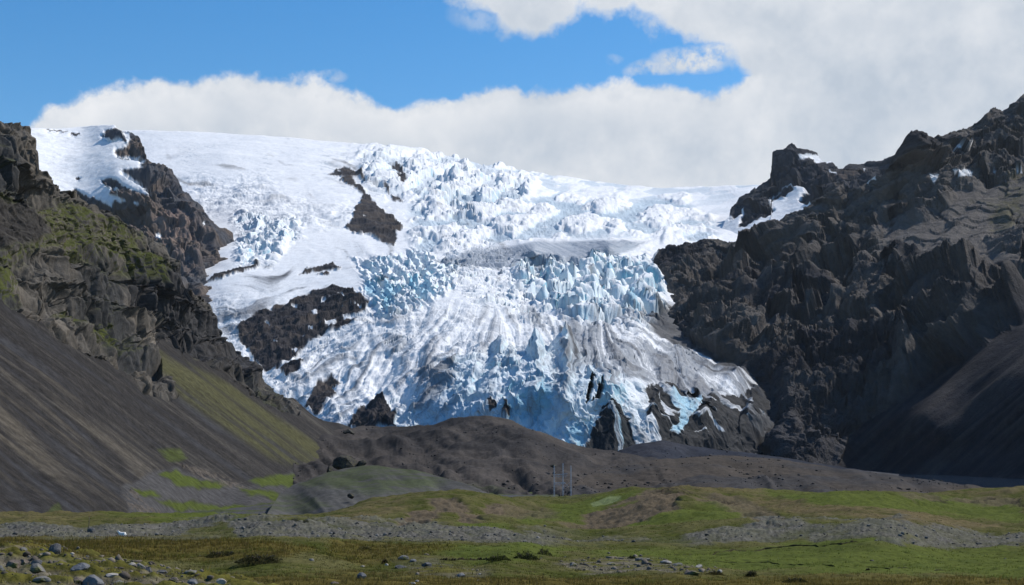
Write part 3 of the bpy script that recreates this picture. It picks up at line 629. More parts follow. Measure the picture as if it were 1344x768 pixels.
def build_nunatak():
    top = lineP([(10,172),(44,168.5),(70,168),(110,166),(135,165),(150,164),(154,166),(160,167),(166,171),(172,172),(178,175),(183,179),(186,186),(192,199),(197,204),(203,208),(209,207),(215,208),(220,214),(226,222),(232,231),(236,238),(240,246),(246,251),(252,254),(258,260),(264,266),(270,274),(275,281),(282,285),(287,289),(290,296),(297,297),(303,299),(306,304),(303,312),(310,330),(318,360)])
    px, py = layer_grid(10, 318, 520, top, lambda x: 440 + 0 * x, 460)
    D = depth([(20,175,4200),(150,165,4350),(190,195,4050),(240,240,3850),(285,285,3780),(303,305,3770),(285,330,3470),(265,362,3170),(240,340,3250),(240,380,2950),(318,340,3700),(318,400,3250),(290,380,3220),(300,440,2950),(200,320,3400),(150,300,3600),(100,250,3830),(50,200,4050),(150,220,3880),(50,300,3500),(200,262,3650),(50,440,3050),(200,440,2800),(110,168,4450)])(px, py)
    P = pt(px, py, D); Pf = P.astype(f32); N = face_normals(P)
    wx, wy = warp(px, py, 4, 16, 403); vx, vy = warp(px, py, 2.2, 6, 405); wv = warp(px, py, 1.4, 2.6, 406); vx = vx + wv[0] - px; vy = vy + wv[1] - py
    def nsnow(vx, vy):
        snow = poly(vx, vy, [(0,150),(150,155),(153,168),(140,170),(134,179),(146,183),(158,181),(166,188),(164,180),(160,172),(170,174),(171,184),(166,192),(154,196),(150,201),(158,206),(186,207),(191,213),(183,216),(189,219),(172,222),(158,223),(166,229),(180,238),(192,249),(200,256),(188,254),(172,249),(160,243),(153,236),(143,234),(132,236),(138,243),(146,246),(144,254),(155,258),(166,264),(158,266),(150,262),(146,272),(130,262),(110,256),(100,248),(60,262),(0,262)], 1.2)
        for e in [(152,249,4,2.5,20),(179,267,4,2,15),(208,310,4,4,0),(267,294,2,3,0),(291,293,4,2,20)]:
            snow = np.maximum(snow, sstep(.35, .6, ell(vx, vy, *e)))
        snow = snow * (1 - sstep(.4, .6, ell(vx, vy, 99, 176, 7, 2.2, 5))) * (1 - sstep(.4, .6, ell(vx, vy, 75, 172, 18, 1.1, 5))) * (1 - sstep(.4, .6, ell(vx, vy, 102, 235, 4, 1.4, 0)))
        return snow
    snow = nsnow(vx, vy)
    wp = Pf + 25 * np.stack([fbm(Pf, 120, 4, .5, 411), fbm(Pf, 120, 4, .5, 412), fbm(Pf, 120, 4, .5, 413)], -1)
    rd = ridged(wp, 160, 6, .55, 421); gul = ridged(np.stack([wp[..., 0], wp[..., 1], wp[..., 2] / 3], -1), 110, 5, .55, 422)
    fa, _ = facets(wp * np.array([1, 1, .6], f32), 80, 423, 1.2); fb, _ = facets(wp * np.array([1, 1, .7], f32), 30, 427, 1.2); rough = fbm(Pf, 40, 6, .58, 424); med = fbm(Pf, 180, 4, .5, 425)
    ter = terrace(P[..., 2] + .35 * P[..., 0] + 20 * med + 6 * rough, 105, .6) + .4 * terrace(P[..., 2] + .3 * P[..., 0] + 12 * med, 30, .6)
    edge = edge_of(px, py, top, 30, .4)
    rk = blur((1 - snow).astype(float), 3)
    def ndir(x, y):
        q = np.stack([x, y, 0 * x], -1).astype(f32)
        a = np.radians(62 + 30 * fbm(q, 60, 2, .5, 471)); return np.cos(a), np.sin(a)
    kM = streaks(px, py, ndir, 26, 474, 5); kF = streaks(px, py, ndir, 16, 475, 1)
    h = rk * edge * (22 * (rd - .42) + 14 * (gul - .4) + 14 * fa + 6 * fb + 16 * kM + 5 * kF) + rk * 4 * rough + snow * (1.0 * rough + 6 * med)
    P2 = P + N * h[..., None]; P2[..., 2] += .55 * ter * rk * edge
    n2 = normals(P2); slope = 1 - np.abs(n2[..., 2])
    qx, qy = proj(P2); sx_, sy_ = px - vx, py - vy; snow = nsnow(qx - sx_, qy - sy_)
    tone = fbm(Pf, 160, 5, .55, 441); fine = fbm(Pf, 24, 5, .6, 442)
    col = mix(np.broadcast_to(np.array([.105, .084, .071]), P.shape), np.array([.060, .062, .070]), sstep(-.25, .35, tone))
    low = poly(wx, wy, [(160,275),(240,268),(268,300),(262,340),(230,350),(180,320)], 10)
    col = mix(col, np.array([.21, .15, .12]), .8 * low * sstep(-.3, .3, fine + tone))
    col = mix(col, np.array([.095, .092, .090]), .6 * poly(wx, wy, [(225,330),(270,300),(275,370),(240,380)], 8) * sstep(-.3, .4, fine))
    col = mix(col, SNOW, snow)
    col *= (1 + .28 * fine * rk + .03 * rough)[..., None]
    P2, col = add_back(P2, col, 6, 70, .45)
    m = terrain_mat('cliff_rock', .05, (.6, 4.0), rough=.9, var=.16, spec=.03, detail=10)
    return grid_mesh('mountain', P2, col, m, True, 'structure')

def build_horn():
    top = lineP([(936,330),(945,305),(952,290),(957,284),(960,274),(964,266),(970,260),(976,257),(984,253),(990,247),(996,241),(1002,237),(1008,232),(1012,226),(1013,212),(1011,200),(1015,195),(1022,194),(1031,193),(1035,188),(1039,186.5),(1043,188),(1047,193),(1052,195),(1059,198),(1066,197.5),(1072,201),(1075,205),(1078,211),(1083,213),(1090,211),(1097,217),(1105,216),(1116,212),(1126,212),(1138,209),(1152,208),(1165,206),(1178,203),(1184,199),(1200,190),(1230,180)])
    px, py = layer_grid(936, 1225, 500, top, lambda x: 348 + 0 * x, 330)
    D = depth([(936,330,4000),(957,285,4300),(985,252,4450),(1012,226,4500),(1040,188,4550),(1075,205,4600),(1130,212,4500),(1184,202,4400),(1225,182,4400),(965,300,4150),(1000,300,4020),(1030,255,4330),(1040,243,4350),(1060,265,4130),(1085,240,4250),(1100,255,4000),(1060,300,3850),(1000,330,3800),(940,348,3750),(1060,348,3600),(1150,240,4200),(1225,230,4100),(1150,348,3600),(1225,348,3600),(1080,222,4480)])(px, py)
    P = pt(px, py, D); Pf = P.astype(f32); N = face_normals(P)
    wx, wy = warp(px, py, 3, 14, 503); vx, vy = warp(px, py, 1.8, 6, 505)
    rock = np.maximum.reduce([poly(vx, vy, [(930,200),(1012,180),(1075,190),(1085,215),(1240,170),(1240,360),(1140,300),(1090,265),(1072,268),(1058,268),(1048,262),(1054,252),(1061,243),(1039,242),(1020,250),(1004,256),(996,262),(984,266),(975,275),(968,284),(962,285),(958,282)], 1.1),
                              poly(vx, vy, [(970,296),(972,290),(977,278),(976,268),(986,263),(1000,258),(1012,255),(1025,247),(1040,243),(1042,247),(1032,254),(1030,259),(1016,264),(1010,268),(1016,276),(1005,283),(992,290),(978,297)], 1.1)])
    snw = 0
    for s in [[(1048,203),(1058,202),(1074,204),(1082,212),(1068,214),(1060,208),(1049,206)],[(1088,223),(1096,225),(1098,228),(1090,227)],[(1132,222),(1136,222),(1134,225)]]:
        snw = np.maximum(snw, poly(vx, vy, s, .8))
    rock = rock * (1 - snw)
    wp = Pf + 30 * np.stack([fbm(Pf, 140, 4, .5, 511), fbm(Pf, 140, 4, .5, 512), fbm(Pf, 140, 4, .5, 513)], -1)
    rd = ridged(wp, 190, 6, .55, 521); gul = ridged(np.stack([wp[..., 0], wp[..., 1], wp[..., 2] / 3], -1), 120, 5, .55, 522); rough = fbm(Pf, 45, 6, .58, 524); med = fbm(Pf, 220, 4, .5, 525)
    edge = edge_of(px, py, top, 25, .3)
    rock_hard = rock; rock = blur(rock.astype(float), 3)
    fa, _ = facets(wp * np.array([1, 1, .7], f32), 110, 523, 1.2); fb, _ = facets(wp, 40, 527, 1.2)
    h = rock * edge * (28 * (rd - .42) + 24 * (gul - .4) + 20 * fa + 9 * fb) + rock * (4 * rough) + (1 - rock) * (4 * med + 2 * rough)
    P2 = P + N * h[..., None]
    P2[..., 2] += .5 * rock * edge * terrace(P[..., 2] - .2 * P[..., 0] + 20 * med + 6 * rough, 60, .6)
    rock = rock_hard
    tone = fbm(Pf, 200, 5, .55, 541); fine = fbm(Pf, 30, 5, .6, 542)
    col = mix(np.broadcast_to(np.array([.046, .046, .050]), P.shape), np.array([.085, .068, .060]), sstep(.0, .45, tone) * sstep(1070, 1110, px))
    col = mix(col, SNOW, 1 - rock)
    col *= (1 + .25 * fine * rock + .03 * rough)[..., None]
    P2, col = add_back(P2, col, 6, 70, .5)
    m = bpy.data.materials['cliff_rock']
    return grid_mesh('mountain', P2, col, m, True, 'structure')
# ------------------------------------------------------------------ valley floor, hummocks, meadow and the stony bank
GR = {}; HILLS = []

def pchip_rows(Yk, Zk, Y):
    """monotone cubic interpolation down every column at once; Yk, Zk: (k, c), Y: (r,) or (r, c)"""
    h = np.diff(Yk, axis=0); d = np.diff(Zk, axis=0) / h
    m = np.zeros_like(Zk)
    w1 = 2 * h[1:] + h[:-1]; w2 = h[1:] + 2 * h[:-1]
    same = d[:-1] * d[1:] > 0
    with np.errstate(divide='ignore', invalid='ignore'):
        m[1:-1] = np.where(same, (w1 + w2) / (w1 / d[:-1] + w2 / d[1:]), 0)
    m[0] = d[0]; m[-1] = d[-1]
    out = np.zeros((len(Y), Yk.shape[1]))
    for r, y in enumerate(Y):
        i = np.clip((Yk <= y).sum(0) - 1, 0, len(Yk) - 2); c = np.arange(Yk.shape[1])
        t = (y - Yk[i, c]) / h[i, c]
        out[r] = ((2*t**3 - 3*t**2 + 1) * Zk[i, c] + (t**3 - 2*t**2 + t) * h[i, c] * m[i, c] + (-2*t**3 + 3*t**2) * Zk[i + 1, c] + (t**3 - t**2) * h[i, c] * m[i + 1, c])
    return out

def build_ground():
    xs = np.concatenate([np.linspace(-2600, -330, 90), np.linspace(-320, -24, 75), np.linspace(-20, 1364, 1150), np.linspace(1368, 1664, 75), np.linspace(1674, 3900, 90)])
    L = [(12, None, -3.0), (30, None, -3.15),
      (52, [(-300,716),(0,717),(40,718),(80,724),(140,735),(200,744),(270,757),(330,767),(450,776),(672,774),(1344,776)], 0),
      (75, [(-300,722),(0,722),(100,733),(200,747),(330,760),(450,761),(560,762),(672,758),(850,757),(1000,758),(1344,762)], 0),
      (105, [(-300,716),(0,716),(200,720),(290,722),(340,725),(420,735),(480,741),(520,736),(560,735),(620,741),(660,732),(700,733),(760,735),(850,741),(960,748),(1344,749)], 0),
      (150, [(-300,708),(0,708),(336,707),(450,710),(560,714),(640,716),(690,712),(740,718),(800,722),(900,727),(1000,730),(1180,732),(1344,734)], 0),
      (185, [(-300,701),(0,701),(200,702),(336,698),(560,703),(672,707),(800,713),(950,717),(1050,714),(1170,708),(1250,715),(1344,717)], 0),
      (225, [(-300,688),(0,690),(60,692),(110,697),(150,690),(200,686),(260,684),(336,683),(480,684),(560,688),(600,692),(672,696),(760,700),(860,699),(920,695),(970,688),(1010,683),(1060,686),(1100,687),(1180,683),(1240,691),(1290,699),(1344,700)], 0),
      (290, [(-300,684),(0,685),(336,684),(480,686),(600,688),(760,692),(860,688),(960,684),(1100,687),(1180,684),(1250,690),(1344,696)], 0),
      (360, [(-300,678),(0,680),(150,679),(336,682),(430,680),(480,673),(560,670),(620,676),(672,674),(740,672),(800,664),(840,658),(880,656),(930,662),(1000,668),(1060,664),(1150,668),(1250,672),(1344,676)], 0),
      (430, [(-300,674),(0,676),(80,675),(150,673),(300,677),(400,678),(430,675),(455,667),(480,658),(520,652),(560,648),(600,647),(640,651),(680,656),(720,657),(750,655),(780,650),(810,645),(850,642),(900,641),(950,643),(1000,644),(1080,646),(1150,649),(1210,650),(1245,647),(1290,642),(1344,641),(1600,640)], 0),
      (540, [(-300,676),(0,684),(400,682),(480,668),(560,660),(660,660),(740,657),(850,654),(1000,654),(1150,655),(1344,654)], 0),
      (800, [(-300,668),(0,670),(300,668),(400,668),(440,662),(480,656),(672,652),(850,652),(1344,651)], 0),
      (1100, [(-300,655),(300,655),(440,642),(672,641),(900,643),(1200,642),(1260,641.5),(1300,644),(1344,648),(1600,660)], 0),
      (1500, [(-300,640),(672,625),(1000,625),(1130,626),(1200,632),(1344,638),(1600,640)], 0),
      (2600, None, -30.0), (9000, None, -60.0)]
    Zk = []
    for Y, l, z in L:
        if l is None: Zk.append(np.full(len(xs), z))
        else: Zk.append(ray(xs, blur(np.repeat(lineP(l)(xs)[None], 3, 0), 6)[1])[1] * Y)
    Yk = np.repeat(np.array([l[0] for l in L], float)[:, None], len(xs), 1)
    # let the ridges wander in distance so that they are not arcs of constant range
    wob = 1 + .07 * np.sin(xs / 97.0) + .05 * np.sin(xs / 41.0 + 2)
    for k in range(2, len(L) - 2): Yk[k] *= (1 + (wob - 1) * (1.0 if 2 < k < 11 else .5))
    Zk = np.array(Zk)
    for k in range(2, len(L) - 2):
        if L[k][1] is not None: Zk[k] = Zk[k] * Yk[k] / L[k][0]
    Y = np.concatenate([np.geomspace(12, 30, 14)[:-1], np.geomspace(30, 620, 900), np.geomspace(630, 1700, 90), np.geomspace(1800, 9000, 14)])
    Z = pchip_rows(Yk, Zk, Y)
    X = ray(xs, 600)[0][None] * Y[:, None]
    P = np.stack([X, np.repeat(Y[:, None], len(xs), 1), Z], -1)
    Pf = P.astype(f32)
    px = np.repeat(xs[None], len(Y), 0)
    def to_py(P):
        t = P[..., 2] / P[..., 1]; a = np.arctan(t) - TH
        return CY - F * np.tan(a)
    py = to_py(P)
    F2 = Pf * np.array([1, 1, .0], f32)
    n05 = fbm(F2, .6, 3, .6, 601); n2 = fbm(F2, 2.6, 4, .55, 602); n9 = fbm(F2, 9, 4, .55, 603); n30 = fbm(F2, 34, 4, .5, 604); n90 = fbm(F2, 110, 4, .5, 605)
    lx, ly = px + 26 * n30 + 8 * n9, py + 3.0 * n9 + 1.5 * n2
    far = sstep(250, 600, P[..., 1])
    dist = sstep(60, 300, P[..., 1])
    # --- what grows or lies where
    gravel = np.maximum.reduce([poly(lx, ly, [(-400,690),(60,692),(120,698),(160,690),(260,684),(340,683),(480,684),(560,689),(620,695),(720,700),(700,712),(640,712),(560,710),(440,709),(330,706),(200,708),(100,707),(-400,708)], 2.0),
        poly(lx, ly, [(800,712),(870,704),(940,696),(985,688),(1012,681),(1060,686),(1120,687),(1180,682),(1250,692),(1300,701),(1500,700),(1500,714),(1344,712),(1250,715),(1180,708),(1080,708),(1000,710),(900,714)], 2.0),
        .9 * poly(lx, ly, [(560,694),(680,697),(800,702),(860,706),(800,716),(700,716),(600,706)], 2.5), .85 * poly(lx, ly, [(1160,708),(1260,714),(1344,716),(1344,721),(1240,720),(1150,716)], 1.5)])
    gravel = gravel * (1 - .9 * poly(lx, ly, [(245,706),(265,697),(300,686),(312,692),(310,706)], 2)) * (1 - .85 * poly(lx, ly, [(720,700),(830,700),(900,706),(840,712),(740,708)], 3))
    gravel = gravel * (.55 + .45 * sstep(-.5, .1, n9 + .6 * n30)) * (.75 + .25 * sstep(-.3, .2, n2))
    dirt = np.maximum.reduce([poly(lx, ly, [(740,692),(780,676),(820,658),(850,645),(880,643),(905,652),(880,668),(830,684),(780,694)], 2.5), poly(lx, ly, [(515,690),(540,672),(570,656),(600,651),(610,662),(580,680),(560,690)], 2.5), poly(lx, ly, [(600,690),(615,672),(640,660),(670,664),(640,685)], 3), .8 * poly(lx, ly, [(905,645),(960,650),(1010,668),(1045,684),(1005,690),(965,672),(930,662)], 2.5),
        .7 * poly(lx, ly, [(660,662),(720,668),(740,678),(680,684),(640,680)], 4), .8 * poly(lx, ly, [(1240,656),(1290,650),(1344,654),(1344,664),(1290,664)], 3), .7*poly(lx, ly, [(1190,650),(1225,649),(1240,657),(1205,659)], 2)])
    tan = np.maximum.reduce([poly(lx, ly, [(985,650),(1080,664),(1180,672),(1300,690),(1330,697),(1250,694),(1150,682),(1040,676),(990,662)], 3), .8 * poly(lx, ly, [(870,640),(1010,642),(1000,648),(880,646)], 2), .7 * poly(lx, ly, [(1250,645),(1400,640),(1400,650),(1260,650)], 2), .7 * poly(lx, ly, [(440,682),(480,660),(560,648),(520,672),(470,690)], 4), .5 * poly(lx, ly, [(-300,676),(150,674),(100,690),(-300,692)], 3)])
    brown = np.maximum.reduce([poly(lx, ly, [(-400,708),(200,708),(330,712),(440,720),(380,735),(200,738),(-400,725)], 5), .8 * poly(lx, ly, [(470,712),(560,716),(620,722),(540,735),(480,745),(430,730)], 5), .9 * poly(lx, ly, [(-300,752),(400,752),(700,757),(1000,760),(1344,764),(1700,800),(-300,800)], 6)])
    green = np.maximum.reduce([poly(lx, ly, [(760,726),(850,722),(950,724),(1100,718),(1344,724),(1500,740),(1400,758),(1100,756),(950,750),(860,740)], 5), poly(lx, ly, [(1010,716),(1060,709),(1150,708),(1200,716),(1100,722)], 3), poly(lx, ly, [(540,718),(640,720),(680,712),(760,722),(700,735),(620,738)], 5), poly(lx, ly, [(980,645),(1100,646),(1230,652),(1344,656),(1344,690),(1280,680),(1150,668),(1040,660)], 4),
        poly(lx, ly, [(660,680),(720,668),(790,650),(830,644),(850,646),(800,664),(760,684),(700,690)], 3), poly(lx, ly, [(780,694),(830,678),(900,666),(960,665),(1005,676),(960,684),(880,690),(820,696)], 3), poly(lx, ly, [(150,678),(260,673),(340,677),(330,684),(200,684)], 3), poly(lx, ly, [(600,690),(660,688),(680,694),(620,696)], 2), poly(lx, ly, [(270,708),(330,712),(400,718),(360,720),(290,714)], 2.5)])
    bank = poly(lx, ly, [(-400,718),(40,719),(90,728),(140,736),(200,746),(270,757),(340,768),(420,800),(-400,800)], 4)
    stony = np.maximum.reduce([.8 * bank, .8 * poly(lx, ly, [(720,740),(790,731),(850,733),(900,741),(935,752),(900,758),(840,750),(760,750)], 3), .5 * poly(lx, ly, [(520,738),(570,732),(600,740),(640,750),(620,760),(560,758),(530,752)], 4)])
    # --- relief
    nearm = 1 - dist
    h = (.05 * n05 + .14 * n2 + .35 * n9) * (.35 + .65 * nearm) + .9 * n9 * dist * (1 - gravel * .5) + 1.2 * n30 * dist
    h += gravel * (.18 * n2 + .25 * n05 + .5 * n9) + bank * (.12 * n05 + .28 * n2)
    h += dirt * (-.5 + .5 * n2 + .6 * n9)
    P[..., 2] += h * sstep(14, 30, P[..., 1]) * (1 - sstep(900, 1500, P[..., 1]) * .6)
    # --- colour
    g1 = np.array([.050, .056, .012]); g2 = np.array([.068, .082, .017]); b1 = np.array([.072, .056, .013]); o1 = np.array([.075, .070, .026])
    col = mix(np.broadcast_to(g1, P.shape), o1, sstep(-.3, .4, n9 + .5 * n2))
    col = mix(col, g2 * 1.0, np.clip(green, 0, 1) * sstep(-.9, .2, n9 + .6 * n2 + .3))
    col = mix(col, np.array([.040, .052, .012]), .55 * np.clip(green, 0, 1) * sstep(.1, .5, n2 + .6 * n30))
    col = mix(col, b1, np.clip(brown, 0, 1) * sstep(-.6, .4, n9 + .5 * n2 + .5 * n30) * .9)
    col = mix(col, np.array([.105, .080, .042]), np.clip(tan, 0, 1) * sstep(-.7, .3, n9 + .4 * n2) * .85)
    col = mix(col, np.array([.094, .072, .050]), np.clip(dirt, 0, 1) * .9)
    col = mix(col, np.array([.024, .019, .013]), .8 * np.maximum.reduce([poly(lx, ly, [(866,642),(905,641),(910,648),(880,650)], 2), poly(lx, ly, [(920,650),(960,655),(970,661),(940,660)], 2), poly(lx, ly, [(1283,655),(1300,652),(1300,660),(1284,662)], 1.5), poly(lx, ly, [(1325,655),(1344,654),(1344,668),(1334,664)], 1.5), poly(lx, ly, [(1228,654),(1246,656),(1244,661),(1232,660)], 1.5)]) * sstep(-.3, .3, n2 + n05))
    gv = mix(np.broadcast_to(np.array([.112, .106, .094]), P.shape), np.array([.060, .057, .050]), sstep(-.15, .45, n05 + .5 * n2))
    gv = mix(gv, np.array([.090, .090, .062]), .5 * sstep(0, .5, n9))
    col = mix(col, gv, np.clip(gravel, 0, 1))
    st = mix(np.broadcast_to(np.array([.125, .108, .088]), P.shape), np.array([.066, .064, .014]), sstep(-.02, .30, n2 + .5 * n9 + .25 * n05))
    st = st * (1 + .5 * np.clip(n05, -.8, .8))[..., None]
    col = mix(col, st, np.clip(stony, 0, 1) * .85)
    floor = sstep(470, 560, P[..., 1])
    fl = mix(np.broadcast_to(np.array([.064, .064, .068]), P.shape), np.array([.052, .064, .018]), .8 * sstep(.05, .4, n30 + .4 * n9) * sstep(900, 760, px))
    col = mix(col, fl, floor)
    pale = poly(lx * .2 + px * .8, ly * .2 + py * .8, [(775,661),(800,652),(815,650),(812,655),(795,661),(776,664)], 1.2)
    col = mix(col, np.array([.15, .18, .085]), .7 * pale)
    pth = poly(px, py + .4 * n2, [(60,706),(230,697),(340,687),(330,688.5),(230,699),(60,708)], .6) * 0
    col *= (1 + .28 * n05 * nearm + .18 * n2 + .10 * n9)[..., None]
    m = terrain_mat('ground_cover', 1.3, (.5, .25), rough=.95, var=.35, spec=.02, detail=9)
    o = grid_mesh('ground', P, col, m, True, 'structure', flip=True)
    GR.update(xs=xs, Y=Y, P=P, py=to_py(P), gravel=gravel, stony=stony, green=green, brown=brown, dirt=dirt, bank=bank, col=col, tan=tan)
    return o

def on_ground(px, py, Ymin=0):
    """the first point of the ground seen along a photo pixel, nearest first"""
    j = int(np.argmin(np.abs(GR['xs'] - px))); c = GR['py'][:, j]; Y = GR['Y']
    for i in range(len(Y) - 1):
        if Y[i] >= Ymin and c[i + 1] <= py <= c[i] + .001:
            return GR['P'][i, j].copy()
    i = int(np.argmin(np.abs(c - py) + (Y < Ymin) * 1e6)); return GR['P'][i, j].copy()

def ground_z(x, y):
    i = int(np.clip(np.searchsorted(GR['Y'], y), 1, len(GR['Y']) - 1))
    xx = GR['P'][i, :, 0]; z1 = np.interp(x, xx, GR['P'][i, :, 2]); z0 = np.interp(x, GR['P'][i - 1, :, 0], GR['P'][i - 1, :, 2])
    t = (y - GR['Y'][i - 1]) / (GR['Y'][i] - GR['Y'][i - 1])
    return float(z0 + (z1 - z0) * min(max(t, 0), 1))

def build_hills():
    m = terrain_mat('moraine_gravel', .35, (.6, .6), rough=.95, var=.3, spec=.02, detail=10)
    def hill(x0, x1, top, bot, ctrl, c1, c2, amp, seed, green=None, nx=420, ny=150, warm=None):
        px, py = layer_grid(x0, x1, nx, lineP(top), lineP(bot) if isinstance(bot, list) else (lambda x: bot + 0 * x), ny)
        P = pt(px, py, depth(ctrl)(px, py)); Pf = P.astype(f32)
        big = fbm(Pf, 120, 5, .5, seed); rd = ridged(Pf, 60, 5, .5, seed + 1); fine = fbm(Pf, 7, 5, .6, seed + 2); mid = fbm(Pf, 26, 5, .55, seed + 3)
        def hd(x, y):
            q = np.stack([x, y, 0 * x], -1).astype(f32); a = np.radians(28 + 50 * fbm(q, 90, 2, .5, seed + 5)); return np.cos(a), np.sin(a)
        kM = streaks(px, py, hd, 26, seed + 6, 4); kF = streaks(px, py, hd, 26, seed + 7, 1)
        e = .35 + .65 * sstep(0, 14, py - lineP(top)(px))
        P[..., 2] += amp * e * (.9 * big + 0.35 * (rd - .5) + .25 * mid + .4 * kM) + amp * .08 * fine
        col = mix(np.broadcast_to(np.array(c1), P.shape), np.array(c2), sstep(-.2, .45, big + .4 * mid))
        if green is not None: col = mix(col, np.array([.048, .060, .024]), .85 * np.clip(green(px + 10 * mid, py + 5 * mid), 0, 1) * sstep(-.35, .25, mid + .6 * fine + .15) * .85)
        col = col * (1 + .22 * fine + .14 * mid + .16 * kF + .10 * kM)[..., None]
        if seed != 761: HILLS.append((P[::3, ::2].reshape(-1, 3), col[::3, ::2].reshape(-1, 3)))
        P, col = add_back(P, col, 5, 22, .35)
        return grid_mesh('hill', P, col, m, True, 'structure')
    hill(385, 880, [(385,590),(400,578),(420,568),(440,563),(470,560),(500,560),(540,560),(568,557),(590,551),(610,548),(640,546),(655,546),(672,550),(690,558),(720,570),(745,580),(770,587),(800,592),(830,598),(880,606)], 668,
         [(385,590,1350),(440,563,1540),(540,560,1500),(600,550,1440),(650,546,1410),(700,562,1400),(760,586,1390),(880,606,1350),(440,610,1180),(440,655,900),(440,668,850),(550,600,1230),(550,645,900),(650,600,1180),(650,645,880),(650,668,820),(760,620,1080),(760,650,860),(880,640,950),(880,668,820),(480,585,1390),(600,580,1290)],
         (.058, .051, .046), (.038, .035, .034), 9, 701, green=lambda x, y: .6 * poly(x, y, [(560,628),(640,632),(690,642),(640,652),(560,650)], 5))
    hill(790, 1180, [(790,606),(812,592),(830,585),(850,581),(868,578),(880,580),(900,585),(930,588),(970,592),(1010,597),(1050,603),(1100,611),(1140,620),(1180,630)], 640,
         [(790,606,1450),(870,578,1500),(1000,596,1480),(1140,620,1450),(1180,630,1450),(790,640,1200),(900,620,1350),(900,640,1180),(1100,640,1200),(1180,640,1250),(1000,620,1330)],
         (.026, .029, .038), (.036, .037, .044), 6, 721, nx=300, ny=90)
    hill(735, 1330, [(735,648),(750,636),(770,624),(790,615),(815,609),(840,606),(870,602),(900,600),(940,598),(980,599),(1020,603),(1060,608),(1100,614),(1150,620),(1200,628),(1250,634),(1290,639),(1330,646)], 660,
         [(735,648,860),(790,615,1120),(870,602,1180),(940,598,1200),(1060,608,1180),(1150,620,1150),(1250,634,1080),(1330,646,1000),(735,660,800),(870,630,960),(870,660,760),(1000,630,960),(1000,660,760),(1150,640,900),(1150,660,760),(1330,660,780)],
         (.058, .049, .041), (.042, .040, .040), 5, 741, nx=460, ny=130)
    hill(340, 660, [(340,692),(352,672),(366,650),(385,636),(410,627),(435,618),(455,613),(475,611),(495,610),(515,614),(540,616),(565,622),(590,629),(620,638),(660,652)], 690,
         [(340,692,600),(366,650,760),(410,622,860),(455,609,900),(500,604,900),(565,616,860),(620,636,760),(660,652,700),(340,690,560),(500,640,700),(500,690,540),(660,690,540),(420,650,680)],
         (.074, .072, .068), (.060, .060, .058), 2.5, 761, green=lambda x, y: np.maximum(poly(x, y, [(385,628),(455,606),(500,602),(550,610),(600,625),(560,645),(480,648),(430,640),(400,640)], 5), .8 * poly(x, y, [(330,655),(400,650),(440,662),(400,672),(320,668)], 4)), nx=320, ny=120)
    # the lake at the foot of the right-hand wall
    mw, nt, b = new_mat('lake_water')
    b.inputs['Base Color'].default_value = (.012, .024, .045, 1); b.inputs['Roughness'].default_value = .1; b.inputs['IOR'].default_value = 1.33
    zl = -31.0
    me = bpy.data.meshes.new('lake'); me.from_pydata([(250, 1010, zl), (700, 1010, zl), (720, 1500, zl), (720, 2100, zl), (480, 2150, zl), (300, 1500, zl)], [], [(0, 1, 2, 3, 4, 5)]); me.materials.append(mw)
    o = bpy.data.objects.new('water', me); COL.objects.link(o); o['kind'] = 'structure'
# ------------------------------------------------------------------ things and loose stuff on the ground
RN = random.Random(7)

def tag(o, label=None, cat=None, group=None, kind=None):
    for k, v in (('label', label), ('category', cat), ('group', group), ('kind', kind)):
        if v: o[k] = v
    return o

def link_mesh(name, verts, faces, mat, smooth=False, parent=None):
    me = bpy.data.meshes.new(name); me.from_pydata([tuple(map(float, v)) for v in verts], [], faces); me.materials.append(mat)
    if smooth: me.polygons.foreach_set('use_smooth', [True] * len(me.polygons))
    o = bpy.data.objects.new(name, me); COL.objects.link(o)
    if parent: o.parent = parent
    return o

def ico(n):
    import bmesh
    bm = bmesh.new(); bmesh.ops.create_icosphere(bm, subdivisions=n, radius=1)
    v = np.array([x.co[:] for x in bm.verts]); f = [[q.index for q in p.verts] for p in bm.faces]; bm.free()
    return v, f
ICO = {}

def boulder_shape(seed, size, sub=4, slab=1.0, planes=9, round_=0.0):
    """a lump cut by random planes, then roughened"""
    if sub not in ICO: ICO[sub] = ico(sub)
    v, f = ICO[sub]; v = v.copy(); r = np.random.default_rng(seed)
    for i in range(planes):
        n = r.normal(size=3); n /= np.linalg.norm(n); d = r.uniform(.55, .88) + .1 * round_
        s = v @ n; v = v - np.outer(np.maximum(s - d, 0) * (1 - .5 * round_), n)
    q = (v * 1.0 + r.uniform(0, 50)).astype(f32)
    v = v * (1 + .10 * fbm(q, .8, 3, .5, seed) + .05 * fbm(q, .22, 3, .6, seed + 1))[:, None]
    v = v * np.array(size) * np.array([1, 1, slab])
    a = r.uniform(0, 6.28); c, s = math.cos(a), math.sin(a)
    return v @ np.array([[c, -s, 0], [s, c, 0], [0, 0, 1]]).T, f

